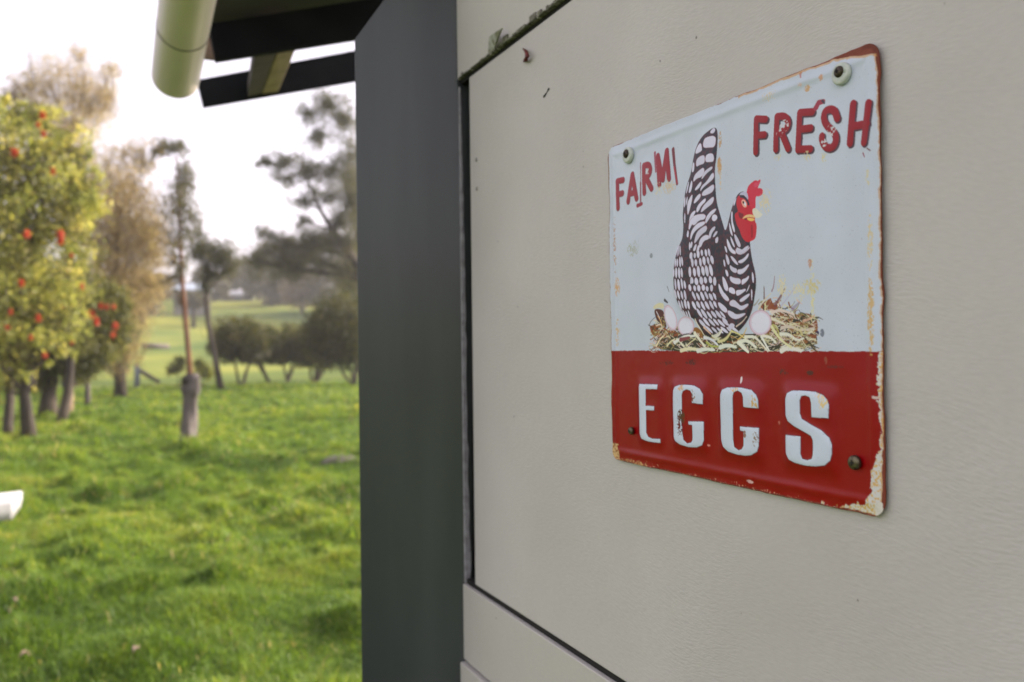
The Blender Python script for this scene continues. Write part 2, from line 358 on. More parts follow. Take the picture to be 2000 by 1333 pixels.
# rough caulk line beside the corner post
n = 46; V = []; Fc = []
z0, z1 = lb+.001, panel_top-.004
for i in range(n):
    t = i/(n-1); z = z0+(z1-z0)*t; wd = (.0155*(1-t)+.004)*(.8+.4*random.random())
    cx_ = WX+.0004+(.0065*(1-t)**.7)*(.75+.5*random.random()); V += [(WX-.0012, 1.0900, z), (WX-.0010, 1.0862, z), (cx_, 1.0866, z), (cx_, 1.0900, z)]
for i in range(n-1):
    a, b = i*4, i*4+4
    for k in range(4): Fc.append((a+k, a+(k+1) % 4, b+(k+1) % 4, b+k))
Fc += [(3, 2, 1, 0), tuple((n-1)*4+k for k in range(4))]
poly('caulk_strip', V, Fc, M['caulk'], shed)
# corner post: broad dark face towards the viewer, top corner cut off
FY = 1.0905
PHI = rad(15); PA = np.array([WX-.0005, FY]); PN = np.array([math.sin(PHI), math.cos(PHI)])
def on_post(px, py): d = ray(px, py); return EYE+d*((PA@PN)/(d[:2]@PN))
pl = on_post(700, 700); zc = on_post(693, 77); zd = on_post(750, 0)
tl = np.array([-math.cos(PHI), math.sin(PHI)]); sc_ = lambda q: (q[:2]-PA)@tl
def pp(s_, z): return np.array([PA[0]+tl[0]*s_, PA[1]+tl[1]*s_, z])
sL, sD = sc_(pl), sc_(zd); sTop = sL+(sD-sL)*(2.16-zc[2])/(zd[2]-zc[2])
quad = [pp(sL, 0), pp(0, 0), pp(0, 2.16), pp(sTop, 2.16), pp(sL, zc[2])]
prism('corner_post', quad, (PN[0]*.011, PN[1]*.011, 0), M['post'], shed, .0006)
boxo('gap_closure', (WX+.0004, WX+.0195, 1.0930, 1.1245, .02, 2.12), M['dark'], shed)  # dark box added to keep stray light out of the gap
# far side and rest of the shed body
boxo('end_wall', (WX+.02, 3.2, 1.14, 1.17, 0, 2.2), M['board'], shed)
boxo('back_wall', (3.2, 3.23, -2.2, 1.17, 0, 2.9), M['board'], shed)
boxo('near_end_wall', (WX+.02, 3.2, -2.2, -2.17, 0, 2.9), M['board'], shed)
boxo('wall_board', (WX-.003, WX+.03, -2.17, -1.104, 0, 2.9), M['board'], shed)
# purlins: run away from the wall and drop towards the eave
def purlin(pa, pb, pc, pd, dep, ext=.5, th=.022):
    a = at(*pa, dep); y = a[1]; b = on_y(*pb, y); c_ = on_y(*pc, y); d = on_y(*pd, y)   # a top-left, b bottom-left, c bottom-right, d top-right
    dr = (c_-b)/np.linalg.norm(c_-b); k = ext
    q = [a, b, c_+dr*k, d+(d-a)/np.linalg.norm(d-a)*k]
    prism('purlin', q, (0, th, 0), M['purlin'], shed, .002)
    return a, b, c_, d
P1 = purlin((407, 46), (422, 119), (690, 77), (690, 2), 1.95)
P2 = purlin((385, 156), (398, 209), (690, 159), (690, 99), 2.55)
# roof sheet above the first purlin, rising towards the viewer
ra, rd = P1[0], P1[3]; dr = (rd-ra)/np.linalg.norm(rd-ra); away = np.array([0, -math.cos(rad(14)), math.sin(rad(14))])
o0 = ra+np.array([0, .05, .004])-dr*.01
q = [o0, o0+dr*3.0, o0+dr*3.0+away*3.9, o0+away*3.9]
prism('roof_sheet', q, (0, 0, .012), M['roof'], shed)
q0 = ra+np.array([0, -.30, .02]); 
for k in range(1, 6):
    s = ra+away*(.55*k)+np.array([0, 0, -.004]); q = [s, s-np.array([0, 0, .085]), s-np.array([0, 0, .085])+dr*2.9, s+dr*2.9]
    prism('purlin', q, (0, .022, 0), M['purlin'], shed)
# rafter strut between the two purlins
y1 = P1[0][1]+.024; y2 = P2[0][1]-.002
M['shade_and_band'] = noisy('rafter_shade_and_band', (.028, .019, .016), (.055, .04, .033), 14, .9, bump=.4)  # dark tone paints shade on the rafter's side; also colours the gutter band
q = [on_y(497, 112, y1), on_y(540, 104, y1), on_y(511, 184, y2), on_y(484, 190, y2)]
prism('rafter', q, (0, 0, .05), M['shade_and_band'], shed, .002)
q = [on_y(541, 104, y1), on_y(577, 98, y1), on_y(543, 181, y2), on_y(512, 184, y2)]
prism('rafter', [q[0], q[1], q[2], q[3]], (0.0, 0.0, .05), M['timber'], shed, .002)
# gutter
g1 = at(343, 152, 2.06); g0 = at(366, 0, 1.75); gd = (g0-g1)/np.linalg.norm(g0-g1)
R_ = .0555; Ng = 28
a_ = np.cross(gd, [0, 0, 1.]); a_ /= np.linalg.norm(a_); b_ = np.cross(a_, gd)
def gutter_geo(p, q, R, th, a0=-200, a1=20):
    V = []; Fc = []
    for e in (p, q):
        for rr in (R, R-th):
            for k in range(Ng+1):
                t = rad(a0+(a1-a0)*k/Ng); V.append(e+rr*(math.cos(t)*a_+math.sin(t)*b_))
    m = Ng+1
    for k in range(Ng):
        Fc += [(k, k+1, 2*m+k+1, 2*m+k), (m+k+1, m+k, 3*m+k, 3*m+k+1), (k+1, k, m+k, m+k+1), (2*m+k, 2*m+k+1, 3*m+k+1, 3*m+k)]
    Fc += [(0, 2*m, 3*m, m), (Ng, m+Ng, 3*m+Ng, 2*m+Ng)]
    return V, Fc
V, Fc = gutter_geo(g1, g1+gd*3.2, R_, .0022); gut = poly('gutter', V, Fc, M['gutter'], shed, True)
V, Fc = gutter_geo(g1+gd*.235, g1+gd*.238, R_+.0009, .0009); poly('joint_band', V, Fc, M['shade_and_band'], gut, True)
mb = MB(); c = at(402, 88, 2.02)
mb.box(c[0]-.004, c[0]+.035, c[1]-.006, c[1]+.006, c[2]-.035, c[2]+.09); mb.build('gutter_bracket', M['timber'], shed)

# ------------------------------------------------------------------ tin sign
SX = .4462
LU = .6955; RU = .3735; Wd = LU-RU
zB = 1.5-.1155; zT = 1.5+.1930; Ht = zT-zB
def P(px, py):
    q = on_x(px, py, SX-.001); return ((LU-q[1])*1000, (q[2]-zB)*1000)      # mm from the left, mm from the bottom
NU, NV = 660, 640
SC = 2                                                     # supersampling
GW, GH = NU*SC, NV*SC
mmx, mmy = Wd*1000/GW, Ht*1000/GH
cv = np.zeros((GH, GW, 4), np.float32)
K = 1.72
def C3(c): return np.array(srgb(*c, K)[:3], np.float32)
cv[..., :3] = C3((160, 167, 178))
UU, VV = np.meshgrid((np.arange(GW)+.5)*mmx, (np.arange(GH)+.5)*mmy)
def bbox(x0, x1, y0, y1):
    i0 = max(0, int(x0/mmx)-1); i1 = min(GW, int(x1/mmx)+2); j0 = max(0, int(y0/mmy)-1); j1 = min(GH, int(y1/mmy)+2)
    return (slice(j0, j1), slice(i0, i1)) if i1 > i0 and j1 > j0 else None
def pmask(pts):
    pts = np.array(pts); s = bbox(pts[:, 0].min(), pts[:, 0].max(), pts[:, 1].min(), pts[:, 1].max())
    if s is None: return None, None
    x = UU[s]; y = VV[s]; m = np.zeros(x.shape, bool); n = len(pts)
    for i in range(n):
        x0, y0 = pts[i]; x1, y1 = pts[(i+1) % n]
        if y0 == y1: continue
        c = ((y0 > y) != (y1 > y)) & (x < (x1-x0)*(y-y0)/(y1-y0)+x0); m ^= c
    return s, m
def smask(pts, w0, w1=None, tip=False):
    pts = np.array(pts); w1 = w0 if w1 is None else w1; W_ = max(w0, w1)
    s = bbox(pts[:, 0].min()-W_, pts[:, 0].max()+W_, pts[:, 1].min()-W_, pts[:, 1].max()+W_)
    if s is None: return None, None
    x = UU[s]; y = VV[s]; m = np.zeros(x.shape, bool); n = len(pts)-1
    for i in range(n):
        a, b = pts[i], pts[i+1]; d = b-a; L2 = d@d+1e-9
        t = np.clip(((x-a[0])*d[0]+(y-a[1])*d[1])/L2, 0, 1); ww = w0+(w1-w0)*(i+t)/n
        m |= np.hypot(x-a[0]-t*d[0], y-a[1]-t*d[1]) < ww/2
    return s, m
def put(s, m, col, alpha=1.0, rust=None):
    if s is None: return
    sub = cv[s]; c = C3(col); sub[m, :3] = sub[m, :3]*(1-alpha)+c*alpha
    if rust is not None: sub[m, 3] = rust
def crop(ox, oy, s): return lambda pts: [P(ox+x/s, oy+y/s) for x, y in pts]
def smoothp(pts, it=2, closed=True):
    pts = np.array(pts, float)
    for _ in range(it):
        if closed:
            nx = np.roll(pts, -1, 0); pts = np.stack([pts*.75+nx*.25, pts*.25+nx*.75], 1).reshape(-1, 2)
        else:
            a, b = pts[:-1], pts[1:]; q = np.stack([a*.75+b*.25, a*.25+b*.75], 1).reshape(-1, 2); pts = np.concatenate([pts[:1], q, pts[-1:]])
    return pts
WHITE = (174, 172, 188); DARK = (44, 36, 44); REDB = (114, 0, 5)
# red band
vb = P(1460, 687)[1]
edge = vb+(fbm(UU/3.0, UU*0, 3, 3)-.5)*1.2
band = VV < edge; cv[band, :3] = C3(REDB)
red_ref = band.copy()
tone = fbm(UU/25, VV/60, 8, 3)
cv[..., :3] *= (1+.10*(tone-.5))[..., None]

# --- nest behind hen
r2 = np.random.default_rng(21)
def nestfill(pts, col, a=1): s, m = pmask(smoothp(pts)); put(s, m, col, a)
NLc = crop(1260, 560, 9.52); NRc = crop(1440, 540, 8.33)
nestfill([P(*q) for q in ((1279, 690), (1281, 662), (1290, 648), (1330, 652), (1380, 648), (1440, 655), (1500, 652), (1560, 640), (1596, 650), (1592, 688))], (46, 46, 36))
nestfill(NLc([(60, 740), (150, 730), (200, 700), (330, 760), (420, 830), (560, 820), (600, 950), (200, 960), (110, 900)]), (120, 62, 34))
nestfill(NLc([(150, 450), (210, 420), (330, 450), (340, 600), (400, 780), (300, 790), (200, 640)]), (70, 36, 34))
nestfill(NLc([(140, 380), (230, 310), (340, 320), (330, 440), (240, 400), (150, 440)]), (175, 170, 140))
nestfill(NLc([(860, 780), (960, 760), (1080, 900), (1000, 980), (880, 880)]), (120, 80, 36))
nestfill(NRc([(530, 640), (640, 580), (760, 600), (900, 650), (1100, 600), (1230, 660), (1300, 760), (1290, 960), (1240, 1080), (1000, 1120), (700, 1100), (540, 960)]), (112, 64, 38))
nestfill(NRc([(540, 790), (680, 800), (800, 880), (780, 940), (660, 920), (560, 860)]), (48, 34, 34))
nestfill(NRc([(700, 980), (850, 1000), (920, 1080), (800, 1100)]), (50, 46, 44))
nestfill(NRc([(320, 540), (400, 430), (520, 360), (560, 480), (700, 470), (620, 560), (480, 570)]), (116, 62, 40))
nestfill(NRc([(1260, 900), (1320, 900), (1310, 980), (1260, 970)]), (50, 40, 70))
def straw(p, q, bend, w0, w1, col, a=1.0):
    p = np.array(p); q = np.array(q); d = q-p; nn = np.array([-d[1], d[0]])
    pts = [p+d*t+nn*bend*math.sin(math.pi*t) for t in np.linspace(0, 1, 6)]
    s, m = smask(pts, w0, w1); put(s, m, col, a)
pal = [(176, 170, 146), (160, 156, 122), (128, 120, 76), (118, 70, 42), (182, 180, 170), (54, 48, 36), (140, 112, 66), (44, 36, 30), (44, 40, 34), (176, 156, 148)]
def nest_straws(n, x0, x1, y0, y1, lmin=10, lmax=34, spread=.9):
    for _ in range(n):
        x = r2.uniform(x0, x1); y = r2.uniform(y0, y1); a = r2.choice([-1, 1])*r2.uniform(.1, spread); l = r2.uniform(lmin, lmax)
        p_ = P(x-l/2*math.cos(a), min(y-l/2*math.sin(a), 689)); q_ = P(x+l/2*math.cos(a), min(y+l/2*math.sin(a), 689))
        straw(p_, q_, r2.uniform(-.22, .22), r2.uniform(.5, 1.5), .35, pal[r2.integers(len(pal))])
nest_straws(150, 1272, 1330, 640, 686, 6, 18, 1.2)
nest_straws(330, 1498, 1594, 616, 686, 7, 26, .8)
nest_straws(40, 1480, 1560, 585, 628, 10, 26, 1.5)
nest_straws(170, 1330, 1500, 656, 687, 8, 24, .9)
nest_straws(34, 1272, 1300, 620, 668, 6, 14, 1.3)
# tall stalks
for pts, w_, c, a in (([(410, 370), (412, 250), (410, 170)], 2.0, (92, 58, 62), .8), ([(540, 250), (572, 160), (585, 0)], 1.6, (120, 86, 100), .8),
                      ([(590, 480), (680, 340), (760, 200)], 2.6, (96, 54, 58), .85), ([(700, 480), (800, 360), (950, 150)], 1.2, (150, 140, 165), .7),
                      ([(880, 540), (930, 490), (990, 440)], 3.0, (110, 92, 120), .6), ([(320, 540), (380, 430), (520, 290)], 1.8, (176, 168, 150), 1),
                      ([(260, 480), (300, 430), (330, 380)], 1.4, (120, 110, 90), .7), ([(500, 500), (490, 400), (520, 380)], 3, (120, 66, 50), .8),
                      ([(540, 600), (660, 560), (800, 590), (900, 640)], 2.6, (182, 168, 160), 1), ([(430, 560), (420, 460), (460, 400)], 1.2, (186, 180, 140), 1),
                      ([(540, 700), (640, 740), (760, 800)], 2.4, (182, 178, 160), 1), ([(700, 850), (850, 820), (1000, 900), (1240, 850)], 2.8, (172, 160, 150), 1),
                      ([(680, 950), (820, 950), (950, 1060), (1060, 1020)], 3.0, (186, 186, 176), 1), ([(1060, 740), (1180, 700), (1240, 640)], 2.4, (176, 140, 120), .8)):
    s, m = smask(smoothp(NRc(pts), 2, False), w_, w_*.4); put(s, m, c, a)

# --- hen body
Ac = crop(1290, 230, 3.0273); Tc = crop(1320, 240, 6.66); Wc = crop(1300, 420, 6.66); Hd = crop(1390, 340, 8.33); Br = crop(1390, 480, 6.66)
henout = [(308, 62), (332, 62), (340, 110), (331, 240), (320, 300), (322, 400), (330, 500), (345, 555), (365, 620), (384, 680), (398, 620), (412, 560), (430, 500), (455, 450), (485, 435),
          (510, 450), (520, 600), (525, 740), (540, 850), (558, 915), (562, 980), (552, 1060), (540, 1130), (520, 1190), (480, 1250), (430, 1290), (380, 1300), (310, 1305), (250, 1290),
          (212, 1225), (190, 1190), (150, 1178), (112, 1135), (85, 1070), (72, 1000), (72, 900), (85, 820), (105, 760), (128, 712), (132, 640), (126, 580), (135, 480), (150, 400), (178, 330),
          (190, 240), (212, 165), (245, 110), (280, 82)]
hs, hm = pmask(smoothp(Ac(henout), 2)); put(hs, hm, DARK)
sub = cv[hs]; nz = fbm(UU[hs]/2.2, VV[hs]/2.2, 90, 3); mm_ = hm & (nz > .56); sub[mm_, :3] = C3((62, 36, 46)); mm_ = hm & (nz < .40); sub[mm_, :3] = C3((32, 36, 46))
def feather(pts, tr=None, col=None, it=2):
    q = smoothp(tr(pts) if tr else pts, it); c = col or WHITE; q = q.mean(0)+(q-q.mean(0))*1.10
    j = r2.uniform(-8, 6); cc = tuple(max(0, v+j) for v in c)
    s, m = pmask(q)
    if s is None: return
    edge_c = (138, 96, 112)
    ctr = q.mean(0); put(s, m, edge_c)
    s2, m2 = pmask(ctr+(q-ctr)*.95); put(s2, m2, cc)
tailf = [[(445,120),(490,70),(515,90),(500,140),(455,145)], [(355,330),(370,220),(420,190),(510,180),(520,230),(505,320),(440,325)], [(250,390),(280,310),(325,265),(340,340),(335,375),(265,410)],
 [(265,580),(265,490),(320,440),(375,430),(372,535),(310,550)], [(385,515),(392,430),(450,405),(490,420),(490,510),(440,515)], [(200,650),(215,520),(240,530),(235,640)],
 [(225,780),(240,690),(310,620),(360,590),(368,650),(330,710),(270,730)], [(330,750),(350,680),(380,630),(470,570),(470,610),(400,660)], [(240,880),(270,830),(330,760),(325,820),(270,880)],
 [(315,900),(330,830),(400,770),(480,640),(490,730),(420,790),(350,850)], [(335,960),(345,900),(420,850),(490,800),(485,890),(430,930)], [(225,1060),(250,980),(310,920),(318,970),(270,1030)],
 [(265,1160),(280,1080),(380,980),(385,1030),(330,1080),(290,1165)], [(320,1180),(350,1090),(430,1010),(490,960),(480,1050),(400,1110)], [(160,920),(180,820),(205,750),(215,800),(195,900)],
 [(145,1060),(175,990),(215,930),(200,1050),(165,1180),(150,1200)], [(170,1330),(180,1220),(220,1160),(265,1150),(220,1230),(200,1330)], [(210,1330),(240,1250),(300,1200),(375,1190),(370,1250),(290,1280),(250,1333)],
 [(380,1300),(400,1220),(460,1150),(520,1120),(520,1150),(450,1220),(400,1310)], [(465,1260),(480,1200),(530,1200),(545,1250),(500,1290)], [(95,1100),(100,1000),(112,960),(120,1010),(112,1100)],
 [(125,940),(135,840),(160,760),(165,800),(150,880)], [(105,1300),(108,1180),(120,1190),(120,1310)], [(125,1100),(130,1000),(150,960),(150,1020)]]
for f in tailf: feather(f, Tc)
wf = [[(300,170),(320,60),(400,0),(520,0),(500,70),(420,70),(350,110),(310,200)], [(320,290),(345,190),(420,110),(510,90),(505,130),(420,180),(360,240),(330,330)], [(370,370),(400,240),(460,180),(530,140),(535,210),(460,260),(400,350)],
 [(430,420),(440,330),(500,270),(560,270),(560,320),(490,340),(460,420)], [(510,90),(550,30),(580,0),(600,0),(570,50),(530,110)], [(560,300),(570,220),(620,160),(655,160),(640,190),(600,240),(580,310)],
 [(610,290),(640,230),(680,210),(670,250),(630,290)], [(640,360),(650,310),(690,280),(680,370)], [(270,280),(285,200),(300,220),(295,300)], [(235,70),(240,0),(255,0),(255,80)], [(310,430),(330,350),(350,360),(340,430)], [(350,470),(380,390),(405,385),(385,470)],
 [(395,500),(415,400),(440,395),(430,480)]]
for f in wf: feather(f, Wc)
def lerp_poly(C, t):
    C = np.array(C, float); k = t*(len(C)-1); i = min(int(k), len(C)-2); return C[i]+(C[i+1]-C[i])*(k-i)
def cellgrid(Lc, Rc, rows, cols, fw=.30, fh=.46, skip=0.06, lean=0.0):
    for i in range(rows):
        for j in range(cols):
            if r2.random() < skip: continue
            off_ = .5*(i % 2)
            def pos(a, b):
                t = min(max((i+.5+a)/rows, 0), 1); s_ = (j+.3+off_+b)/(cols+.2)
                l = lerp_poly(Lc, t); r = lerp_poly(Rc, t); return l+(r-l)*s_
            ja, jb = r2.uniform(-.12, .12), r2.uniform(-.08, .08); w_ = fw*r2.uniform(.75, 1.1); h_ = fh*r2.uniform(.8, 1.2)
            pts = [pos(-h_+ja, jb-lean), pos(-h_*.5+ja, w_+jb-lean*.5), pos(h_*.45+ja, w_*.9+jb+lean*.5), pos(h_+ja, jb+lean), pos(h_*.4+ja, -w_+jb+lean*.5), pos(-h_*.5+ja, -w_*.9+jb-lean*.5)]
            feather([P(*q) for q in pts], None, None, 2)
wpx = lambda L: [(1300+x/6.66, 420+y/6.66) for x, y in L]
cellgrid(wpx([(150, 400), (95, 600), (85, 800), (100, 1000), (150, 1200), (220, 1330)]), wpx([(195, 400), (225, 600), (245, 800), (280, 1000), (310, 1200), (350, 1400)]), 7, 4, .37, .50)
cellgrid(wpx([(320, 490), (300, 640), (290, 850), (300, 1000), (350, 1200), (440, 1400), (560, 1560)]), wpx([(600, 420), (620, 600), (660, 850), (640, 1000), (700, 1200), (830, 1400), (960, 1540)]), 10, 6, .37, .50, .01, .10)
cellgrid([(1345, 470), (1344, 520), (1342, 560)], [(1352, 470), (1354, 520), (1352, 560)], 4, 1, .22, .4, .3)
brf = [[(240,130),(290,160),(345,240),(330,255),(270,200)], [(345,200),(420,170),(480,90),(470,160),(400,230),(350,225)], [(235,250),(280,290),(325,300),(325,355),(280,350),(240,310)], [(335,310),(400,310),(485,235),(470,290),(400,370),(335,370)],
 [(235,395),(290,425),(370,430),(375,500),(300,500),(240,460)], [(388,440),(440,430),(485,385),(470,450),(400,510),(388,500)], [(220,560),(250,540),(300,570),(308,640),(255,630),(225,600)], [(318,580),(380,580),(440,560),(430,600),(340,665),(318,640)],
 [(365,710),(430,660),(490,630),(480,670),(400,740),(365,735)], [(235,740),(290,710),(340,760),(380,800),(470,755),(460,800),(380,855),(320,810),(240,790)], [(215,850),(270,870),(320,910),(435,880),(420,915),(330,965),(260,950),(210,890)],
 [(135,930),(180,960),(215,1010),(180,1025),(140,980)], [(210,1060),(260,1010),(310,1050),(240,1110)], [(135,400),(170,430),(215,540),(205,595),(165,570),(145,490)], [(90,490),(120,540),(160,620),(230,700),(205,735),(140,680),(95,580)],
 [(85,740),(150,780),(205,840),(190,885),(130,850),(90,790)], [(180,110),(210,140),(235,220),(215,260),(190,200)], [(170,310),(205,330),(218,400),(190,400)], [(440,620),(490,500),(490,530),(460,600)],
 [(325,20),(380,50),(440,70),(490,10),(480,50),(400,120),(330,90)], [(230,10),(270,50),(305,90),(290,110),(250,80)], [(520,330),(545,400),(540,500),(520,440)], [(510,560),(525,600),(515,750),(505,640)], [(165,0),(195,30),(205,100),(180,80)], [(150,180),(170,200),(178,280),(155,260)]]
for f in brf: feather(f, Br)
hf = [[(320,610),(345,640),(340,760),(380,900),(375,960),(335,880),(315,720)], [(280,780),(310,850),(340,960),(345,1020),(300,950)], [(365,970),(420,1030),(480,1170),(440,1200),(390,1100)], [(305,1010),(340,1070),(385,1190),(360,1190),(320,1110)],
 [(250,1050),(280,1100),(330,1220),(390,1260),(385,1310),(300,1270),(255,1160)], [(395,1210),(480,1250),(560,1180),(600,1170),(570,1240),(480,1320),(400,1290)], [(345,480),(380,410),(400,380),(385,470),(360,530)]]
for f in hf: feather(f, Hd)
def blob(tr, pts, col, a=1, it=2): s, m = pmask(smoothp(tr(pts), it)); put(s, m, col, a)
RED = (160, 26, 38)
blob(Hd, [(430,350),(400,430),(410,540),(440,620),(370,650),(400,800),(430,870),(460,920),(480,1000),(520,1070),(580,1120),(640,1090),(690,1060),(710,960),(715,820),(680,770),(700,600),(640,540),(560,420),(500,370)], RED)
blob(Hd, [(555,300),(565,210),(630,140),(700,95),(722,125),(765,85),(778,115),(745,190),(722,240),(765,228),(805,250),(818,300),(790,350),(740,372),(700,360),(690,440),(700,560),(640,580),(590,500),(578,420),(555,350)], (168, 30, 52))
blob(Hd, [(690,130),(730,150),(770,110),(740,190),(690,230),(650,200)], (176, 58, 82), .8)
blob(Hd, [(400,880),(440,900),(470,980),(450,1010),(400,950)], DARK)
blob(Hd, [(430,620),(480,640),(530,660),(490,740),(450,720)], (80, 24, 30), .8)
blob(Hd, [(620,830),(650,820),(660,1000),(630,1080)], (120, 18, 28), .7)
blob(Hd, [(440,355),(470,300),(540,290),(575,330),(585,420),(560,420),(530,350),(470,345)], (150, 150, 168))
s, m = smask(smoothp(Hd([(470, 370), (530, 380), (575, 440), (590, 500)]), 2, False), 2.0, 1.4); put(s, m, (40, 34, 44))
blob(Hd, [(480,440),(520,410),(560,460),(570,530),(540,560),(500,520)], (196, 140, 124)); blob(Hd, [(515,470),(540,450),(560,500),(545,540)], (186, 184, 190)); blob(Hd, [(495,465),(515,440),(535,465),(520,500)], (52, 14, 24))
blob(Hd, [(495,740),(530,690),(600,655),(680,680),(690,720),(600,700),(540,720)], (190, 160, 110)); blob(Hd, [(565,715),(640,720),(690,740),(640,775),(580,755)], (196, 162, 84)); blob(Hd, [(520,740),(570,720),(560,760)], (70, 30, 24))
blob(Hd, [(640,570),(700,555),(760,620),(820,660),(760,720),(700,720),(650,660)], (182, 180, 164), .95)
# eggs
def egg(tr, cx, cy, rx, ry, tilt=0):
    def el(k, dx=0):
        return [(cx+dx+k*(rx*math.cos(t)*math.cos(tilt)-ry*math.sin(t)*math.sin(tilt)), cy+k*(rx*math.cos(t)*math.sin(tilt)+ry*math.sin(t)*math.cos(tilt))) for t in np.linspace(0, 2*math.pi, 20, endpoint=False)]
    for k, c in ((1.0, (166, 136, 148)), (.93, (178, 166, 180)), (.8, (182, 182, 194))): blob(tr, el(k), c, 1, 1)
egg(NLc, 455, 590, 105, 245, -.28); egg(NLc, 735, 745, 155, 180); egg(NRc, 355, 765, 182, 208)
# straws over eggs and hen
for pts, w_, c in (([(920,620),(950,700),(1020,800),(1100,950)], 1.5, (190,182,168)), ([(600,960),(700,900),(800,890)], 1.6, (60,58,60)), ([(530,1050),(640,980),(720,930),(900,930)], 3.2, (186,186,180)), ([(190,1120),(250,1000),(330,930)], 1.8, (196,182,150)),
                   ([(390,1120),(450,1030),(540,980)], 1.5, (190,184,150)), ([(610,1010),(700,1130)], 2.2, (186,186,170)), ([(740,1120),(830,1040),(920,980)], 1.3, (184,176,140)), ([(900,880),(960,960),(1080,1120)], 3.4, (190,186,170)),
                   ([(1080,960),(1200,980),(1340,1110)], 3.0, (184,184,190)), ([(1120,1050),(1220,1130),(1380,1120)], 2.2, (140,146,70)), ([(1290,940),(1370,920),(1430,820)], 2.2, (190,186,180)), ([(1340,1030),(1480,1010),(1600,850)], 2.6, (176,172,120)),
                   ([(1090,770),(1210,890)], 2.0, (180,150,130)), ([(650,1200),(800,1160),(1000,1190),(1240,1170)], 3.6, (186,180,150)), ([(960,1205),(1100,1170),(1260,1190)], 4, (182,184,174)), ([(640,1000),(800,960)], 4.0, (110,50,54)), ([(60,735),(100,650),(190,570)], 1.0, (70,64,70)),
                   ([(230,560),(280,660),(300,760)], 1.8, (170,130,80)), ([(200,480),(260,600)], 1.2, (176,168,176)), ([(200,740),(280,700),(300,780),(260,840)], 1.4, (190,170,150)), ([(350,265),(400,310)], 2.8, (50,46,54)), ([(390,0),(425,100)], .9, (70,74,84))):
    s, m = smask(smoothp(NLc(pts), 2, False), w_, w_*.5); put(s, m, c)
for pts, w_, c in (([(0,1180),(90,1250),(60,1200)], 2, (180,180,160)), ([(90,1260),(190,1210),(260,1110)], 2.2, (180,172,130)), ([(20,1185),(100,1150),(130,1090)], 2.0, (180,178,168)), ([(260,1120),(330,1150),(420,1220)], 1.6, (184,176,120)),
                   ([(320,1060),(400,1000),(450,930)], 1.2, (176,160,150)), ([(330,1230),(400,1170),(440,1080)], 1.4, (176,150,90)), ([(100,1330),(200,1300),(300,1330)], 4, (180,184,174)), ([(330,1270),(440,1230),(560,1333)], 3.6, (186,186,172))):
    s, m = smask(smoothp(Br(pts), 2, False), w_, w_*.5); put(s, m, c)
for pts, w_, c in (([(110,1000),(180,990),(260,1000)], 3, (184,184,170)), ([(270,1000),(360,1090),(480,1230)], 2.2, (186,184,170)), ([(370,990),(430,1100),(500,1220)], 2.4, (190,190,182)), ([(20,1100),(80,1170),(160,1240)], 4, (190,190,176)),
                   ([(700,1220),(800,1170),(1020,1220)], 4.2, (186,184,176)), ([(540,830),(600,930),(700,1060),(860,1170)], 2.6, (182,180,140)), ([(560,800),(640,880),(660,980)], 1.8, (150,146,84)), ([(400,980),(520,1000),(600,1080)], 2.6, (190,188,176))):
    s, m = smask(smoothp(NRc(pts), 2, False), w_, w_*.5); put(s, m, c)

# --- FARM / FRESH
F1 = crop(1170, 70, 3.333); F2 = crop(1440, 70, 3.331)
farm = [[(114,948),(118,1122)], [(114,948),(150,940)], [(118,1035),(146,1026)], [(184,1080),(210,905)], [(210,905),(238,1060)], [(196,1030),(230,1020)],
        [(284,850),(288,1022)], [(284,848),(315,838),(328,872),(316,915),(290,930)], [(303,930),(334,995)], [(374,785),(385,968)], [(374,785),(408,935)], [(408,935),(433,752)], [(433,752),(447,930)]]
fresh = [[(118,542),(113,758)], [(118,542),(178,545)], [(116,650),(170,645)], [(252,530),(243,740)], [(252,528),(300,522),(328,555),(320,600),(296,622),(262,635)], [(286,640),(322,735)],
         [(400,505),(388,742)], [(400,502),(482,497)], [(396,612),(470,602)], [(388,740),(468,738)], [(645,540),(630,488),(600,478),(565,492),(556,540),(575,585),(618,622),(640,662),(630,712),(600,735),(562,722),(543,675),(545,655)],
         [(748,445),(728,700)], [(850,442),(820,695)], [(742,592),(838,576)]]
def mm_of(px_):   # stroke widths given in photo pixels at mid FRESH
    return px_
emb = np.zeros((GH, GW), np.float32)
# widths in mm
for L_, tr, wmm, sh in ((farm, F1, 6.6, False), (fresh, F2, 5.7, True)):
    if tr is F1: wmm = 5.6
    if sh:
        for k in L_:
            s, m = smask(smoothp(np.array(tr([(x+9, y+9) for x, y in k])), 2, False), wmm); put(s, m, (62, 40, 52))
    else:
        for k in L_:
            s, m = smask(smoothp(np.array(tr([(x+2, y+2) for x, y in k])), 2, False), wmm+.6); put(s, m, (104, 40, 56))
    for k in L_:
        q = smoothp(np.array(tr(k)), 2, False); s, m = smask(q, wmm*.92); put(s, m, (120, 8, 18) if sh else (124, 30, 40))
        s, m = smask(q, wmm*1.25); emb[s][m] = 1
for pts, tr, w_, c in (([(262,830),(266,960)], F1, 1.6, (120,60,80)), ([(264,960),(265,1105)], F1, 2.6, (110,50,64)), ([(245,1108),(272,1096)], F1, 4.0, (120,28,42)), ([(355,765),(362,885)], F1, 3.2, (130,60,74)), ([(474,742),(482,840),(500,965)], F1, 4.0, (96,34,44)), ([(480,860),(500,960)], F1, 2, (140,40,50)),
                       ([(505,470),(520,438),(552,430)], F2, 4.4, (128,38,52)), ([(545,425),(560,440)], F2, 2.0, (60,40,52)), ([(812,765),(822,790)], F2, 1.0, (120,60,80)), ([(842,735),(862,750)], F2, 1.0, (100,70,80))):
    s, m = smask(tr(pts), w_, w_*.8); put(s, m, c)
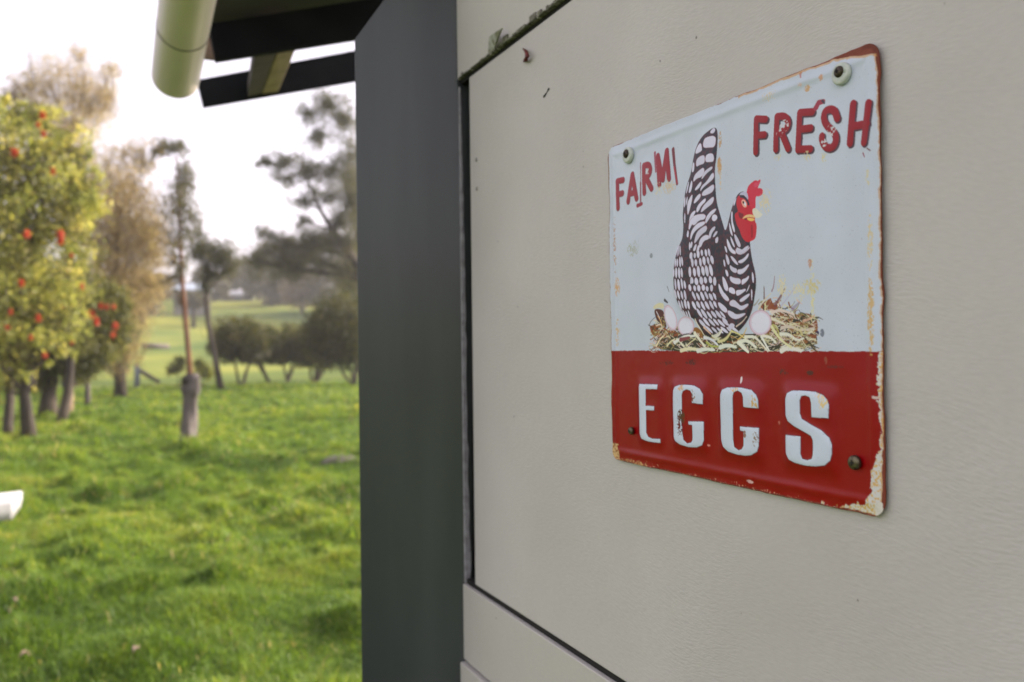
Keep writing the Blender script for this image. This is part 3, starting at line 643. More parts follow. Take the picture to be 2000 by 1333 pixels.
# wear in the letters
wr = fbm(UU/1.6, VV/1.6, 61, 3)
for tr, c, rr in ((F2, (300, 590), 30), (F2, (615, 610), 34), (F2, (270, 640), 20), (F2, (560, 700), 20), (F1, (310, 885), 12)):
    q = tr([c])[0]; r_mm = abs(tr([(c[0]+rr, c[1])])[0][0]-q[0]); d = np.hypot(UU-q[0], VV-q[1])
    m = (d < r_mm) & (wr > .585); cv[m, :3] = C3((170, 168, 172))
# --- EGGS
C4 = crop(1180, 670, 3.92)
eggs = [[(272,318),(414,322),(414,358),(330,356),(330,484),(392,488),(392,520),(333,516),(335,690),(350,722),(378,736),(435,738),(434,768),(375,762),(330,752),(295,735),(280,700)],
 [(537,370),(550,340),(585,326),(640,324),(700,330),(745,355),(765,395),(765,472),(687,462),(687,390),(675,368),(645,358),(618,372),(610,400),(610,690),(620,745),(645,772),(675,765),(688,745),(688,632),(657,626),(657,604),(768,606),(768,745),(755,785),(715,802),(650,800),(590,780),(550,750),(540,720)],
 [(903,400),(918,362),(960,345),(1060,346),(1143,365),(1178,400),(1192,440),(1192,505),(1082,493),(1082,420),(1070,385),(1038,368),(1010,380),(1003,410),(1003,740),(1012,800),(1045,825),(1070,815),(1083,790),(1083,680),(1055,672),(1055,643),(1195,655),(1195,790),(1183,835),(1138,862),(1098,866),(1030,858),(960,835),(920,795),(905,745)],
 [(1098+x, y) for x, y in [(300,430),(312,390),(350,370),(440,370),(530,380),(590,405),(620,440),(632,480),(628,582),(502,570),(502,470),(490,420),(455,405),(425,410),(414,440),(414,540),(430,585),(500,630),(580,675),(635,730),(652,780),(652,850),(640,905),(600,940),(530,948),(450,942),(370,920),(325,895),(303,850),(300,708),(418,720),(418,850),(432,890),(470,902),(505,890),(513,860),(513,750),(500,715),(440,680),(370,640),(320,600),(302,560)]]]
emb2 = np.zeros((GH, GW), np.float32)
for L_ in eggs:
    q = np.array(C4(L_)); lo, hi = q.min(0), q.max(0)
    for e in range(len(q)):
        s, m = smask([q[e], q[(e+1) % len(q)]], .9); put(s, m, (64, 14, 40))
    s, m = pmask(q); put(s, m, (166, 174, 186)); emb2[s][m] = 1
    rs_, rm = pmask([(lo[0]-2, lo[1]-2), (hi[0]+2, lo[1]-2), (hi[0]+2, hi[1]+2), (lo[0]-2, hi[1]+2)]); emb2[rs_][rm] = np.maximum(emb2[rs_][rm], .75)
# rust / wear on EGGS letters
eg = (emb2 == 1); w2 = fbm(UU/2.4, VV/2.4, 71, 4)
def patch(tr, c, rx, ry, thr, col, noise, mask=None, a=1, rust=None):
    q = tr([c])[0]; ex = abs(tr([(c[0]+rx, c[1])])[0][0]-q[0]); ey = abs(tr([(c[0], c[1]+ry)])[0][1]-q[1])
    d = np.hypot((UU-q[0])/ex, (VV-q[1])/ey); m = (noise > thr+.25*d) & (d < 1)
    if mask is not None: m &= mask
    cv[m, :3] = cv[m, :3]*(1-a)+C3(col)*a
    if rust is not None: cv[m, 3] = rust
w3 = fbm(UU/.9, VV/1.4, 73, 3)
patch(C4, (605, 570), 26, 60, .30, (70, 48, 30), w3); patch(C4, (598, 640), 34, 80, .42, (84, 22, 24), w3, eg); patch(C4, (600, 345), 26, 24, .35, (170, 140, 110), w3, eg)
patch(C4, (690, 420), 26, 60, .42, (110, 70, 60), w3, eg); patch(C4, (1010, 358), 30, 28, .35, (180, 150, 110), w3, eg); patch(C4, (1160, 460), 40, 60, .42, (170, 140, 90), w3, eg); patch(C4, (1090, 700), 16, 30, .3, (120, 90, 80), w3, eg)
patch(C4, (1175, 740), 26, 60, .42, (120, 100, 90), w3, eg); patch(C4, (1690, 450), 46, 70, .40, (184, 164, 120), w3, eg); patch(C4, (1660, 400), 40, 30, .38, (180, 160, 130), w3, eg)
for c, rx, ry, col in (((470,155),60,22,(70,16,22)), ((660,150),50,26,(56,18,20)), ((1098+265,230),40,26,(64,30,26)), ((1098+470,235),28,18,(60,34,30)), ((1098+650,190),90,14,(84,24,26)), ((1048,288),8,28,(190,180,180)), ((1098+1008,552),17,17,(200,160,160)), ((795,788),9,10,(180,120,110)), ((1098+590,140),12,30,(120,60,50)), ((1098+235,615),8,14,(150,90,80)), ((1110,1065),26,14,(186,150,150))):
    patch(C4, c, rx, ry, .12 if rx < 30 else .40, col, w3, None, .9)

# --- pale stains below letters and rusty drips on the white field
for tr, c, rx, ry, thr, col in ((F1,(450,985),45,50,.38,(172,156,130)), (F1,(380,1010),30,60,.46,(176,170,150)), (F1,(780,850),14,60,.22,(168,128,74)), (F1,(785,680),9,60,.32,(160,128,90)), (F1,(785,930),10,80,.42,(178,158,130)),
                                (F2,(540,275),16,22,.25,(170,128,96)), (F2,(448,345),18,22,.25,(168,130,84)), (F2,(405,320),18,18,.35,(170,150,140)), (F2,(200,395),60,40,.46,(172,160,138)), (F2,(255,790),26,26,.42,(174,166,130)), (F2,(450,785),26,40,.42,(174,166,130)), (F2,(558,790),22,50,.42,(174,166,130)),
                                (F2,(175,1080),45,90,.40,(180,170,140)), (F2,(845,930),14,60,.40,(174,166,130)), (F2,(405,250),10,50,.35,(150,90,86))):
    patch(tr, c, rx, ry, thr, col, w3, None, .85, .5)
px_ = crop(0, 0, 1)
for c, rx, ry, thr, col in (((1698,470),6,60,.40,(176,160,120)), ((1699,620),7,80,.30,(170,140,84)), ((1585,575),5,70,.40,(180,174,130)), ((1582,560),20,16,.35,(170,160,110)), ((1560,570),26,22,.45,(178,172,140)), ((1235,486),12,16,.40,(140,144,132)), ((1204,560),5,20,.35,(170,130,80)), ((1204,650),4,30,.42,(170,140,90)), ((1200,480),3,60,.45,(150,110,80)),
                            ((1580,515),4,10,.2,(160,120,96)), ((1604,652),4,8,.2,(80,84,96)), ((1270,500),3,5,.1,(110,116,122)), ((1525,560),10,26,.4,(182,174,140)), ((1555,650),30,20,.5,(176,168,120))):
    patch(px_, c, rx, ry, thr, col, w3, None, .85, .5)
# --- rusty, chipped borders
dL, dR, dB, dT = UU, Wd*1000-UU, VV, Ht*1000-VV
en = fbm(UU/4, VV/4, 101, 4)-.5; en2 = fbm(UU/1.2, VV/1.2, 103, 3)-.5
def prof(c, xs, ys): return np.interp(c, xs, ys)
yv = lambda py, pxx=1720: P(pxx, py)[1]
# right edge
r_w = prof(VV, [0, yv(985), yv(960), yv(900), yv(830), yv(700), yv(690), yv(560), yv(500), yv(380), yv(330), yv(280), yv(200), yv(150), yv(90)], [3.5, 5.0, 4.0, 2.2, 1.6, 1.6, 1.2, 1.7, 1.8, 1.0, 1.1, 1.3, 2.2, 3.4, 5.5])
chip_w = prof(VV, [0, yv(985), yv(960), yv(920), yv(890), yv(850), yv(790), yv(740), yv(700), yv(686)], [17, 15, 11, 10, 4.5, 2.4, 3.4, 4.6, 4.0, 3.4])
m = (VV < vb-.2) & (dR < chip_w+en*6+en2*2.2) & (dR > .2); cv[m, :3] = C3((170, 168, 166)); cv[m, 3] = .15
q = C4([(1098+990, 424)])[0]; m = (abs(VV-q[1]+en*1) < .8) & (dR < 8.5); cv[m, :3] = C3((168, 150, 146))
m = (VV < vb) & (dR < chip_w+en*6) & (en2 > .10); cv[m, :3] = C3((172, 142, 88)); cv[m, 3] = .6
m = (dR < r_w*.7+1.0+en*3.0) & (VV > 10); cv[m, :3] = cv[m, :3]*.35+C3((166, 122, 66))*.65; cv[m, 3] = .7
m = dR < r_w*.65+en*1.6; cv[m, :3] = C3((96, 50, 36)); cv[m, 3] = 1
# bottom right corner
dd = np.hypot(dR, dB*1.25); m = (dB < prof(UU, [0, P(1460, 990)[0], P(1640, 990)[0], P(1680, 990)[0], P(1740, 990)[0]], [0, .3, 1.6, 6.5, 12])+en*7) & (UU > P(1600, 900)[0])
cv[m, :3] = C3((172, 168, 158)); m2 = m & (en2 > .02) & (dR > 8); cv[m2, :3] = C3((166, 140, 76)); cv[m2, 3] = .6
m = (dB < 1.3+en*2) & (UU > P(1640, 990)[0]); cv[m, :3] = C3((100, 52, 36)); cv[m, 3] = 1
m = (dR < 2.2+en*2) & (VV < yv(880)); cv[m, :3] = C3((100, 48, 36)); cv[m, 3] = 1
# top edge
ux = lambda pxx: P(pxx, 180)[0]
t_w = prof(UU, [0, ux(1230), ux(1300), ux(1370), ux(1400), ux(1560), ux(1620), ux(1650), ux(1690), ux(1727)], [1.0, .5, -.8, -.3, .6, .5, 1.0, 3.5, 7.5, 9.5])
m = dT < t_w+1.6+en*2.6; sel = m & (UU > ux(1440)); cv[sel, :3] = cv[sel, :3]*.3+C3((170, 126, 72))*.7; cv[sel, 3] = .7
m = dT < t_w+en*1.2; cv[m, :3] = C3((104, 58, 48)); cv[m, 3] = 1
dc = np.hypot(np.maximum(0, 14-dR), np.maximum(0, 16-dT)); m = (dc > 13.2+en*2) & (dR < 13.9) & (dT < 15.9); cv[m, :3] = C3((92, 50, 42)); cv[m, 3] = 1
# left edge, corners
m = dL < prof(VV, [0, yv(900, 1200), yv(700, 1200), yv(500, 1200), yv(380, 1200), yv(300, 1200), yv(280, 1200)], [.9, .6, .5, .3, .8, 1.4, 1.8])+en*.8; cv[m, :3] = C3((112, 74, 50)); cv[m, 3] = 1
dl = np.hypot(dL, dB*.75); m = (dl < 15+en*16+en2*5) & (dB < 16) & (dL < 16+en*8); cv[m, :3] = C3((170, 142, 98)); cv[m, 3] = .7
m = m & (en2 > .08); cv[m, :3] = C3((120, 72, 40))
m = dB < .7+en*1.2; cv[m, :3] = C3((96, 50, 38)); cv[m, 3] = 1
m = (dB < 2.2+en*5) & (en2 > .20) & (UU < ux(1700)); cv[m, :3] = C3((170, 120, 100))
m = (dL > 8) & (dL < 60) & (dB < 3.5+en*6) & (en2 > .04); cv[m, :3] = C3((160, 124, 84))
# overall fine specks
sp = (fbm(UU/.7, VV/.7, 301, 2) > .865); cv[sp, :3] = cv[sp, :3]*.6
# downsample
img = cv.reshape(NV, SC, NU, SC, 4).mean((1, 3))
# emboss relief (real geometry), mm
def gblur(a, sg):
    fy = np.fft.fftfreq(a.shape[0])[:, None]; fx = np.fft.rfftfreq(a.shape[1])[None]
    return np.fft.irfft2(np.fft.rfft2(a)*np.exp(-2*(math.pi*sg)**2*(fx**2+fy**2)), s=a.shape)
ds = lambda a: a.reshape(NV, SC, NU, SC).mean((1, 3))
gu = Wd*1000/NU
hb = np.zeros((GH, GW), np.float32); hb[hs][hm] = 1
rel = 3.3*gblur(ds(emb2), 3.6/gu) + .35*gblur(ds((emb2 == 1).astype(np.float32)), .8/gu) + .8*gblur(ds(emb), 2.4/gu) + 1.2*gblur(ds(hb), 2.6/gu)
u1 = (np.arange(NU)+.5)*gu; v1 = (np.arange(NV)+.5)*Ht*1000/NV; U1, V1 = np.meshgrid(u1, v1)
db = np.minimum(np.minimum(U1, Wd*1000-U1), np.minimum(V1, Ht*1000-V1))
rim = np.exp(-((db-9)/3.2)**2)*.8; rel = rel+rim*(.6+.8*fbm(U1/40, V1/40, 201, 2))
rel = rel+1.6*(fbm(U1/70, V1/70, 203, 2)-.5)+.35*(fbm(U1/14, V1/14, 205, 2)-.5)
rel = rel+.9*np.exp(-db/3.0)*(fbm(U1/16, V1/16, 207, 2)-.6)*2
# geometry grid (NU x NV points) with rounded corners and slightly dented outline
RC = 11.0
gv = np.linspace(0, Ht*1000, NV); 
def inset(v):
    k = np.clip(RC-np.minimum(v, Ht*1000-v), 0, RC); return RC-np.sqrt(np.maximum(RC*RC-k*k, 0))
ins = inset(gv); tg = np.linspace(0, 1, NU)
Ug = ins[:, None]+(Wd*1000-2*ins[:, None])*tg[None]
Vg = np.repeat(gv[:, None], NU, 1)
ii = np.clip(Ug/(Wd*1000)*NU-.5, 0, NU-1).astype(int); jj = np.clip(Vg/(Ht*1000)*NV-.5, 0, NV-1).astype(int)
colg = img[jj, ii]; relg = rel[jj, ii]
wob = lambda c, sd: (fbm(c/13, c*0+sd, sd, 3)-.5)*1.1
Ug2 = Ug+wob(Vg, 3)*np.exp(-(Wd*1000-Ug)/12)+wob(Vg, 5)*.5*np.exp(-Ug/12)
Vg2 = Vg+wob(Ug, 7)*np.exp(-(Ht*1000-Vg)/10)*1.0+wob(Ug, 9)*.8*np.exp(-Vg/10)
XX = SX-relg*.001*1.0; YY = LU-Ug2*.001; ZZ = zB+Vg2*.001
sign = empty('tin_sign', (SX, (LU+RU)/2, zB), 'rusty edged tin sign with a barred hen on a nest, reading FARM FRESH EGGS', 'sign')
front = np.stack([XX, YY, ZZ], -1).reshape(-1, 3); gi = np.arange(NU*NV).reshape(NV, NU)
Ff = np.stack([gi[:-1, :-1], gi[1:, :-1], gi[1:, 1:], gi[:-1, 1:]], -1).reshape(-1, 4)[:, ::-1]
ring = np.concatenate([gi[0, :], gi[1:, -1], gi[-1, -2::-1], gi[-2:0:-1, 0]])
back = front[ring].copy(); back[:, 0] += .0009; nb_ = len(front)
bi = nb_+np.arange(len(ring)); cen = nb_+len(ring)
rn = np.roll(ring, -1); bn = np.roll(bi, -1)
skirt = np.stack([ring, rn, bn, bi], -1)
allV = np.concatenate([front, back]); col_all = np.concatenate([colg.reshape(-1, 4), np.tile([.09, .045, .03, 1.0], (len(ring), 1))])
def tin_mat():
    m = base_mat('printed_tin', (.5, .5, .5), .3, 0, .32); n = m.node_tree.nodes; L = m.node_tree.links; p = n['Principled BSDF']
    a = n.new('ShaderNodeAttribute'); a.attribute_name = 'Print'; L.new(a.outputs['Color'], p.inputs['Base Color'])
    mr = n.new('ShaderNodeMapRange'); mr.inputs[3].default_value = .26; mr.inputs[4].default_value = .85; L.new(a.outputs['Alpha'], mr.inputs[0])
    tc = n.new('ShaderNodeTexCoord'); no = n.new('ShaderNodeTexNoise'); no.inputs['Scale'].default_value = 45; no.inputs['Detail'].default_value = 6; L.new(tc.outputs['Object'], no.inputs['Vector'])
    ma = n.new('ShaderNodeMath'); ma.operation = 'MULTIPLY_ADD'; ma.inputs[1].default_value = .18; L.new(no.outputs[0], ma.inputs[0]); L.new(mr.outputs[0], ma.inputs[2]); L.new(ma.outputs[0], p.inputs['Roughness'])
    n2 = n.new('ShaderNodeTexNoise'); n2.inputs['Scale'].default_value = 900; n2.inputs['Detail'].default_value = 3; L.new(tc.outputs['Object'], n2.inputs['Vector'])
    bp = n.new('ShaderNodeBump'); bp.inputs['Distance'].default_value = .0003; L.new(a.outputs['Alpha'], bp.inputs['Strength']); L.new(n2.outputs[0], bp.inputs['Height']); L.new(bp.outputs[0], p.inputs['Normal'])
    return m
np_mesh('sign_sheet', allV, np.concatenate([Ff, skirt[:, ::-1]]), tin_mat(), sign, smooth=True, vcol=col_all)

def screw(px0, py0, rmm, mat, washer=None):
    c = on_x(px0, py0, SX-.0026); r = rmm*.001
    mb = MB(); X0 = np.array([-1., 0, 0]); n = 20
    base = c if washer is None else c+X0*.0012
    prof_ = [(1.0, -.0015), (1.0, .0002), (.93, .0009), (.72, .0016), (.42, .0020), (.06, .0022)]
    if washer:
        wm = MB(); wr_ = washer*.001; cw = c+np.array([0, -.0002, -.0012])
        wp = [(1.0, -.0022), (1.0, -.0004), (.95, .0006), (.80, .0012), (.60, .0011), (.30, .0007)]
        wm.tube([cw+X0*h for _, h in wp], [wr_*k for k, _ in wp], 26)
    s = mb.tube([base+X0*h for _, h in prof_], [r*k for k, _ in prof_], n).build('screw', mat, sign, True)
    sl = MB(); a = r*.34
    sl.box(base[0]-.0025, base[0]-.0016, base[1]-a, base[1]+a, base[2]-r*.09, base[2]+r*.09)
    sl.box(base[0]-.00252, base[0]-.00162, base[1]-r*.09, base[1]+r*.09, base[2]-a, base[2]+a)
    sl.build('screw_slot', M['slot'], s)
    if washer: wm.build('washer', M['washer'], s, True)
screw(1225, 301, 4.2, M['screwdark'], 7.8)
screw(1641, 141, 3.9, M['screwdark'], 7.6)
screw(1232, 842, 3.6, M['screw'])
screw(1668, 904, 4.9, M['screw'])

# ------------------------------------------------------------------ small things stuck on the hatch
M['redleaf'] = noisy('dried_leaf', (.17, .02, .018), (.07, .015, .014), 300, .6)
c = zw(1024, 108, WX-.004)
pts = [zw(1021, 95, WX-.002), zw(1028, 102, WX-.006), zw(1030, 110, WX-.007), zw(1027, 117, WX-.005), zw(1022, 121, WX-.001)]
V, Fc = tube_geo(pts, [.0006, .0022, .0030, .0026, .0006], 7); tag(poly('dried_leaf', V, Fc, M['redleaf'], None, True), 'curled dark red dried leaf clinging to the panel below the mossy board edge', 'leaf')
def mark(pts, rr, label, name='insect_casing'):
    V, Fc = tube_geo([zw(x, y, WX-.0008) for x, y in pts], rr, 6); tag(poly(name, V, Fc, M['slot'], None, True), label, 'insect casing')
mark([(1072, 173), (1068, 180), (1062, 190)], [.0009, .0003, .0011], 'tiny dark twig-like insect casing stuck on the cream panel left of the tin sign')
# ------------------------------------------------------------------ white table end at the left
tb_ = empty('garden_bench', tuple(at(-60, 1500, 3.3)*np.array([1, 1, 0])+np.array([0, 0, 0])), 'white bench end poking in at the left edge above the grass', 'bench')
D = 3.3; a = at(27, 986, D); b = at(25, 1013, D)
thk = a[2]-b[2]+.012
n2 = 8; pts = []
cor = a[:2]; ex = np.array([-.95, -.30]); ex /= np.linalg.norm(ex); ey = np.array([.02, 1.0]); ey /= np.linalg.norm(ey)
LA, LB, rc = 1.1, .31, .014
def rr_pts(sc_):
    o = []
    cs = [(rc, rc), (LA-rc, rc), (LA-rc, LB-rc), (rc, LB-rc)]
    for k, (u_, v_) in enumerate(cs):
        for t in range(n2):
            an = math.pi+math.pi/2*(k+t/(n2-1)); u2 = u_+rc*math.cos(an); v2 = v_+rc*math.sin(an)
            u2 = LA/2+(u2-LA/2)*sc_; v2 = LB/2+(v2-LB/2)*sc_
            o.append(cor+ex*u2+ey*v2)
    return o
zt = a[2]+.008; V = []; Fc = []
lay = [(1.0-.004, zt), (1.0, zt-.003), (1.0, zt-.03), (.99, zt-thk), (.97, zt-thk), (.96, zt-.03)]
for s_, z in lay: V += [(p[0], p[1], z) for p in rr_pts(s_)]
N_ = n2*4
for l in range(len(lay)-1):
    for k in range(N_): Fc.append((l*N_+k, (l+1)*N_+k, (l+1)*N_+(k+1) % N_, l*N_+(k+1) % N_))
Fc.append(tuple(range(N_))); Fc.append(tuple((len(lay)-1)*N_+k for k in range(N_-1, -1, -1)))
poly('seat', V, Fc, M['white'], tb_, True)
for u_, v_ in ((.22, .07), (LA-.1, .07), (LA-.1, LB-.07), (.22, LB-.07)):
    q = cor+ex*u_+ey*v_; z0 = gz(q[0], q[1])-.02
    V, Fc = tube_geo([(q[0], q[1], z0), (q[0], q[1], zt-.03)], [.018, .028], 10); poly('leg', V, Fc, M['white'], tb_, True)

# ------------------------------------------------------------------ haze volume added to imitate lens glare
hz = boxo('haze', (-640, 640, -640, 640, -1.5, 45), None)
hm_ = bpy.data.materials.new('glare_haze'); hm_.use_nodes = True; hn = hm_.node_tree.nodes; hn.remove(hn['Principled BSDF'])
pv = hn.new('ShaderNodeVolumePrincipled'); pv.inputs['Color'].default_value = (.97, .97, .98, 1); pv.inputs['Density'].default_value = .0010; pv.inputs['Anisotropy'].default_value = .2
hm_.node_tree.links.new(pv.outputs[0], hn['Material Output'].inputs['Volume']); hz.data.materials.append(hm_)
tag(hz, 'thin pale haze added to imitate lens glare over the far trees and hillside', 'haze', kind='stuff')

# ------------------------------------------------------------------ vegetation
def on_ground(px, d):      # point on the terrain at azimuth of pixel column px and horizontal distance d
    a_ = az_of(px); x, y = d*math.sin(a_), d*math.cos(a_); return np.array([x, y, gz(x, y)])
def zat(py, d, px=400): # height seen at picture row py at distance d
    v = ray(px, py); return 1.5+v[2]/math.hypot(v[0], v[1])*d
def crown_pts(blobs, n, rg, sub=9, sg=.22, shell=.55):
    # blobs: (x,y,z,rx,ry,rz) ; leaves gather in many small sprays
    blobs = np.array(blobs, float); vol = np.prod(blobs[:, 3:], 1)**.8; pr = vol/vol.sum()
    k = n//sub+1; bi_ = rg.choice(len(blobs), k, p=pr)
    d = rg.normal(size=(k, 3)); d /= np.linalg.norm(d, axis=1)[:, None]; r = rg.random(k)**(shell)
    c = blobs[bi_, :3]+d*r[:, None]*blobs[bi_, 3:]
    pts = np.repeat(c, sub, 0)[:n]; t = np.repeat(rg.random(k), sub)[:n]
    mr = np.repeat(blobs[bi_, 3:].mean(1), sub)[:n]
    return pts+rg.normal(size=(len(pts), 3))*(sg*mr[:, None]), t
def leaves(name, pts, t, size, asp, mat, parent, rg, droop=0.0, curl=True):
    n = len(pts); a = rg.normal(size=(n, 3)); a[:, 2] = a[:, 2]*(1-droop)-droop*1.6; a /= np.linalg.norm(a, axis=1)[:, None]
    b = np.cross(a, rg.normal(size=(n, 3))); b /= np.linalg.norm(b, axis=1)[:, None]
    s = size*rg.uniform(.6, 1.3, n)[:, None]; l = a*s; w_ = b*s*asp
    V = np.stack([pts-l*.5, pts+w_*.5, pts+l*.5, pts-w_*.5], 1).reshape(-1, 3)
    Fc = np.arange(n*4).reshape(-1, 4)
    return np_mesh(name, V, Fc, mat, parent, face_attr=np.clip(t*.75+rg.uniform(0, .25, n), 0, 1))
def limb(p, q, r0, r1, bend=.08, n=6, rg=random):
    p = np.array(p, float); q = np.array(q, float); L_ = np.linalg.norm(q-p); o = np.array([rg.uniform(-1, 1), rg.uniform(-1, 1), rg.uniform(-.3, .3)])*bend*L_
    pts = [p+(q-p)*t+o*math.sin(math.pi*t)+np.array([rg.uniform(-1, 1)]*3)*.012*L_*math.sin(math.pi*t) for t in np.linspace(0, 1, n)]
    return pts, [r0+(r1-r0)*t for t in np.linspace(0, 1, n)]
def tree(name, label, cat, px, d, blobs_px, n, size, asp, lmat, bmat, trunk, limbs=True, group=None, droop=0, sub=9, sg=.22, seed=1, depth=None, shell=.55, twig=0):
    """blobs_px: (px, py, half width px, half height px[, distance offset m]); trunk: list of (px, py, radius m)"""
    rg = np.random.default_rng(seed); rr = random.Random(seed)
    base = on_ground(trunk[0][0] if trunk else px, d); k = d/FPX*1.05
    root = empty(name, tuple(base), label, cat, group)
    def wp(px_, py_, dd=0):
        v = ray(px_, py_); s = (d+dd)/math.hypot(v[0], v[1]); return EYE+v*s
    bl = []
    for b in blobs_px:
        c = wp(b[0], b[1], b[4] if len(b) > 4 else 0); bl.append((*c, b[2]*k, max(b[2], b[3])*k*.8, b[3]*k))
    if trunk:
        mb = MB(); tp = [wp(x, y) for x, y, r in trunk]; tp[0] = base-np.array([0, 0, .15]); rd_ = [r for *_, r in trunk]; rd_[0] *= 1.35
        mb.tube(tp, rd_, 10)
        if limbs:
            for b in bl:
                i = min(range(len(tp)), key=lambda i_: abs(tp[i_][2]-(b[2]-b[5]*.9)) + (.0 if i_ else 1e-3)); s = tp[i]
                c = np.array(b[:3]); r0 = max(rd_[i]*.5, .015)
                mb.tube(*limb(s, c, r0, r0*.4, .10, rg=rr), n=6, cap=False)
                for _ in range(5):
                    e = c+np.array([rr.uniform(-1, 1)*b[3], rr.uniform(-1, 1)*b[4], rr.uniform(-.2, 1)*b[5]])*.8
                    mb.tube(*limb(s+(c-s)*rr.uniform(.5, 1), e, r0*.35, r0*.08, .12, rg=rr), n=5, cap=False)
        mb.build('trunk', bmat, root, True)
    if twig:
        mb = MB()
        for _ in range(twig):
            b = bl[rr.randrange(len(bl))]; s = np.array(b[:3])+np.array([rr.uniform(-.5, .5)*b[3], rr.uniform(-.5, .5)*b[4], -b[5]*rr.uniform(.3, 1)])
            e = s+np.array([rr.uniform(-.7, .7)*b[3], rr.uniform(-.5, .5)*b[4], b[5]*rr.uniform(.7, 1.5)])
            mb.tube(*limb(s, e, .02*d/25, .006*d/25, .08, rg=rr), n=4, cap=False)
        mb.build('twigs', bmat, root, True)
    pts, t = crown_pts(bl, n, rg, sub, sg, shell)
    leaves('crown', pts, t, size, asp, lmat, root, rg, droop)
    return root, bl, rg
LM = dict(
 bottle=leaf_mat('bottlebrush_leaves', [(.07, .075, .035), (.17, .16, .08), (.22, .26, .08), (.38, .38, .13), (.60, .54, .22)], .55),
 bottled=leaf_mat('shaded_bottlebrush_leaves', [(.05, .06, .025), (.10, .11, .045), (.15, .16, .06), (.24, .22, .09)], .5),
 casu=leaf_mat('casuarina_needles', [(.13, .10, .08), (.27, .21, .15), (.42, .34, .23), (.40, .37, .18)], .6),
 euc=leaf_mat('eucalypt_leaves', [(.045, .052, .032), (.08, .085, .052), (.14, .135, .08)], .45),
 pale=leaf_mat('pale_gum_leaves', [(.05, .055, .03), (.09, .09, .045), (.15, .14, .07)], .4),
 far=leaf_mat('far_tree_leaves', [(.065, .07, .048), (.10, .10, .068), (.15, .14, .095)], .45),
 farb=leaf_mat('far_brown_leaves', [(.13, .11, .08), (.18, .15, .11), (.23, .19, .13)], .5),
 hedge=leaf_mat('clipped_shrub_leaves', [(.026, .034, .012), (.048, .058, .018), (.085, .088, .026), (.15, .12, .035)], .4),
 bush=leaf_mat('small_bush_leaves', [(.06, .08, .015), (.14, .16, .03), (.26, .24, .05)], .45),
 flower=leaf_mat('bottlebrush_flowers', [(.30, .03, .02), (.50, .07, .035), (.62, .16, .07)], .3),
)
# bottlebrush trees on the left
def flowers(root, bl, d, px_list, rg, dr=-1.0, size=.085):
    for (px_, py_, s) in px_list:
        v = ray(px_, py_); c = EYE+v*((d+dr)/math.hypot(v[0], v[1])); n = 55; a = rg.normal(size=(n, 3)); a /= np.linalg.norm(a, axis=1)[:, None]
        p_ = c+a*size*s*np.array([.36, .36, .6])*rg.uniform(.5, 1, (n, 1)); leaves('flower', p_, rg.random(n), .075*s, .3, LM['flower'], root, rg)
r_, bl, rg = tree('bottlebrush_tree', 'yellow-green bottlebrush tree with red flowers, leftmost in the paddock', 'tree', 20, 15.5,
  [(20,300,90,75),(95,270,70,50),(60,400,110,90),(130,420,60,90),(-30,400,90,120),(20,530,110,90),(110,530,75,70),(60,640,90,60),(-40,600,90,90),(150,340,45,55),(25,700,60,40),(-60,280,80,80), (75,225,35,25),(172,300,26,50),(10,215,26,22),(10,765,30,30),(60,715,26,34),(165,400,36,40),(185,350,14,26),(70,745,16,16),(120,680,40,36),(-10,700,50,50),(30,210,40,26)],
  27000, .11, .36, LM['bottle'], M['bark'], [(57,815,.095),(48,770,.08),(56,730,.085),(30,640,.07),(40,500,.05)], seed=3, sub=36, sg=.12, shell=.40)
flowers(r_, bl, 15.5, [(83,225,1.2),(28,298,1.2),(85,262,1),(75,245,.8),(103,335,1.1),(118,458,1.4),(118,470,1.2),(52,458,1.2),(42,553,1.1),(75,622,1.2),(20,610,.9),(60,660,.8),(160,560,.8),(88,695,.9),(15,640,.8),(140,500,.7)], rg)
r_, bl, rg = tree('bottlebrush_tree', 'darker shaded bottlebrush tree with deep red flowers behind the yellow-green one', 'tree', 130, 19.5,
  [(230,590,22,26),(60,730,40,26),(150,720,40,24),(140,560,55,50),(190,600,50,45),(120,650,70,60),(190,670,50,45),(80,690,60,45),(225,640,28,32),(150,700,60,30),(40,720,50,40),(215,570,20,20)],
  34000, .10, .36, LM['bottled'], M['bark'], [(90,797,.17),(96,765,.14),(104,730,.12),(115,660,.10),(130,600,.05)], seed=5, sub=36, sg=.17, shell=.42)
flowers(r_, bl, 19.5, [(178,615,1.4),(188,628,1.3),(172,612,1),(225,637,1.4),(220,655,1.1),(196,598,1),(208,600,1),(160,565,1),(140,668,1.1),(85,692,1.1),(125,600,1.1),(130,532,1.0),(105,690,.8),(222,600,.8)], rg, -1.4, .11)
# extra trunks of the bottlebrush clump
for x_, yb, r_w2, lean, lab in ((12, 800, .09, 6, 'slim dark trunk at the left picture edge below the bottlebrush foliage'), (115, 790, .11, -22, 'leaning dark trunk beside the pale split post under the bottlebrush')):
    d = 16.5 if x_ < 50 else 18.5; b = on_ground(x_, d); t = empty('young_bottlebrush', tuple(b), lab, 'tree')
    mb = MB(); top = at(x_-lean, 660, 1)-EYE; top = EYE+top*(d/math.hypot(top[0], top[1])); mb.tube(*limb(b-np.array([0, 0, .1]), top, r_w2, r_w2*.6, .05), n=9); mb.build('trunk', M['bark'], t, True)
    rg2 = np.random.default_rng(x_); pts, tt = crown_pts([(*top, .45, .45, .35)], 900, rg2, 12, .2); leaves('crown', pts, tt, .09, .34, LM['bottled'], t, rg2)
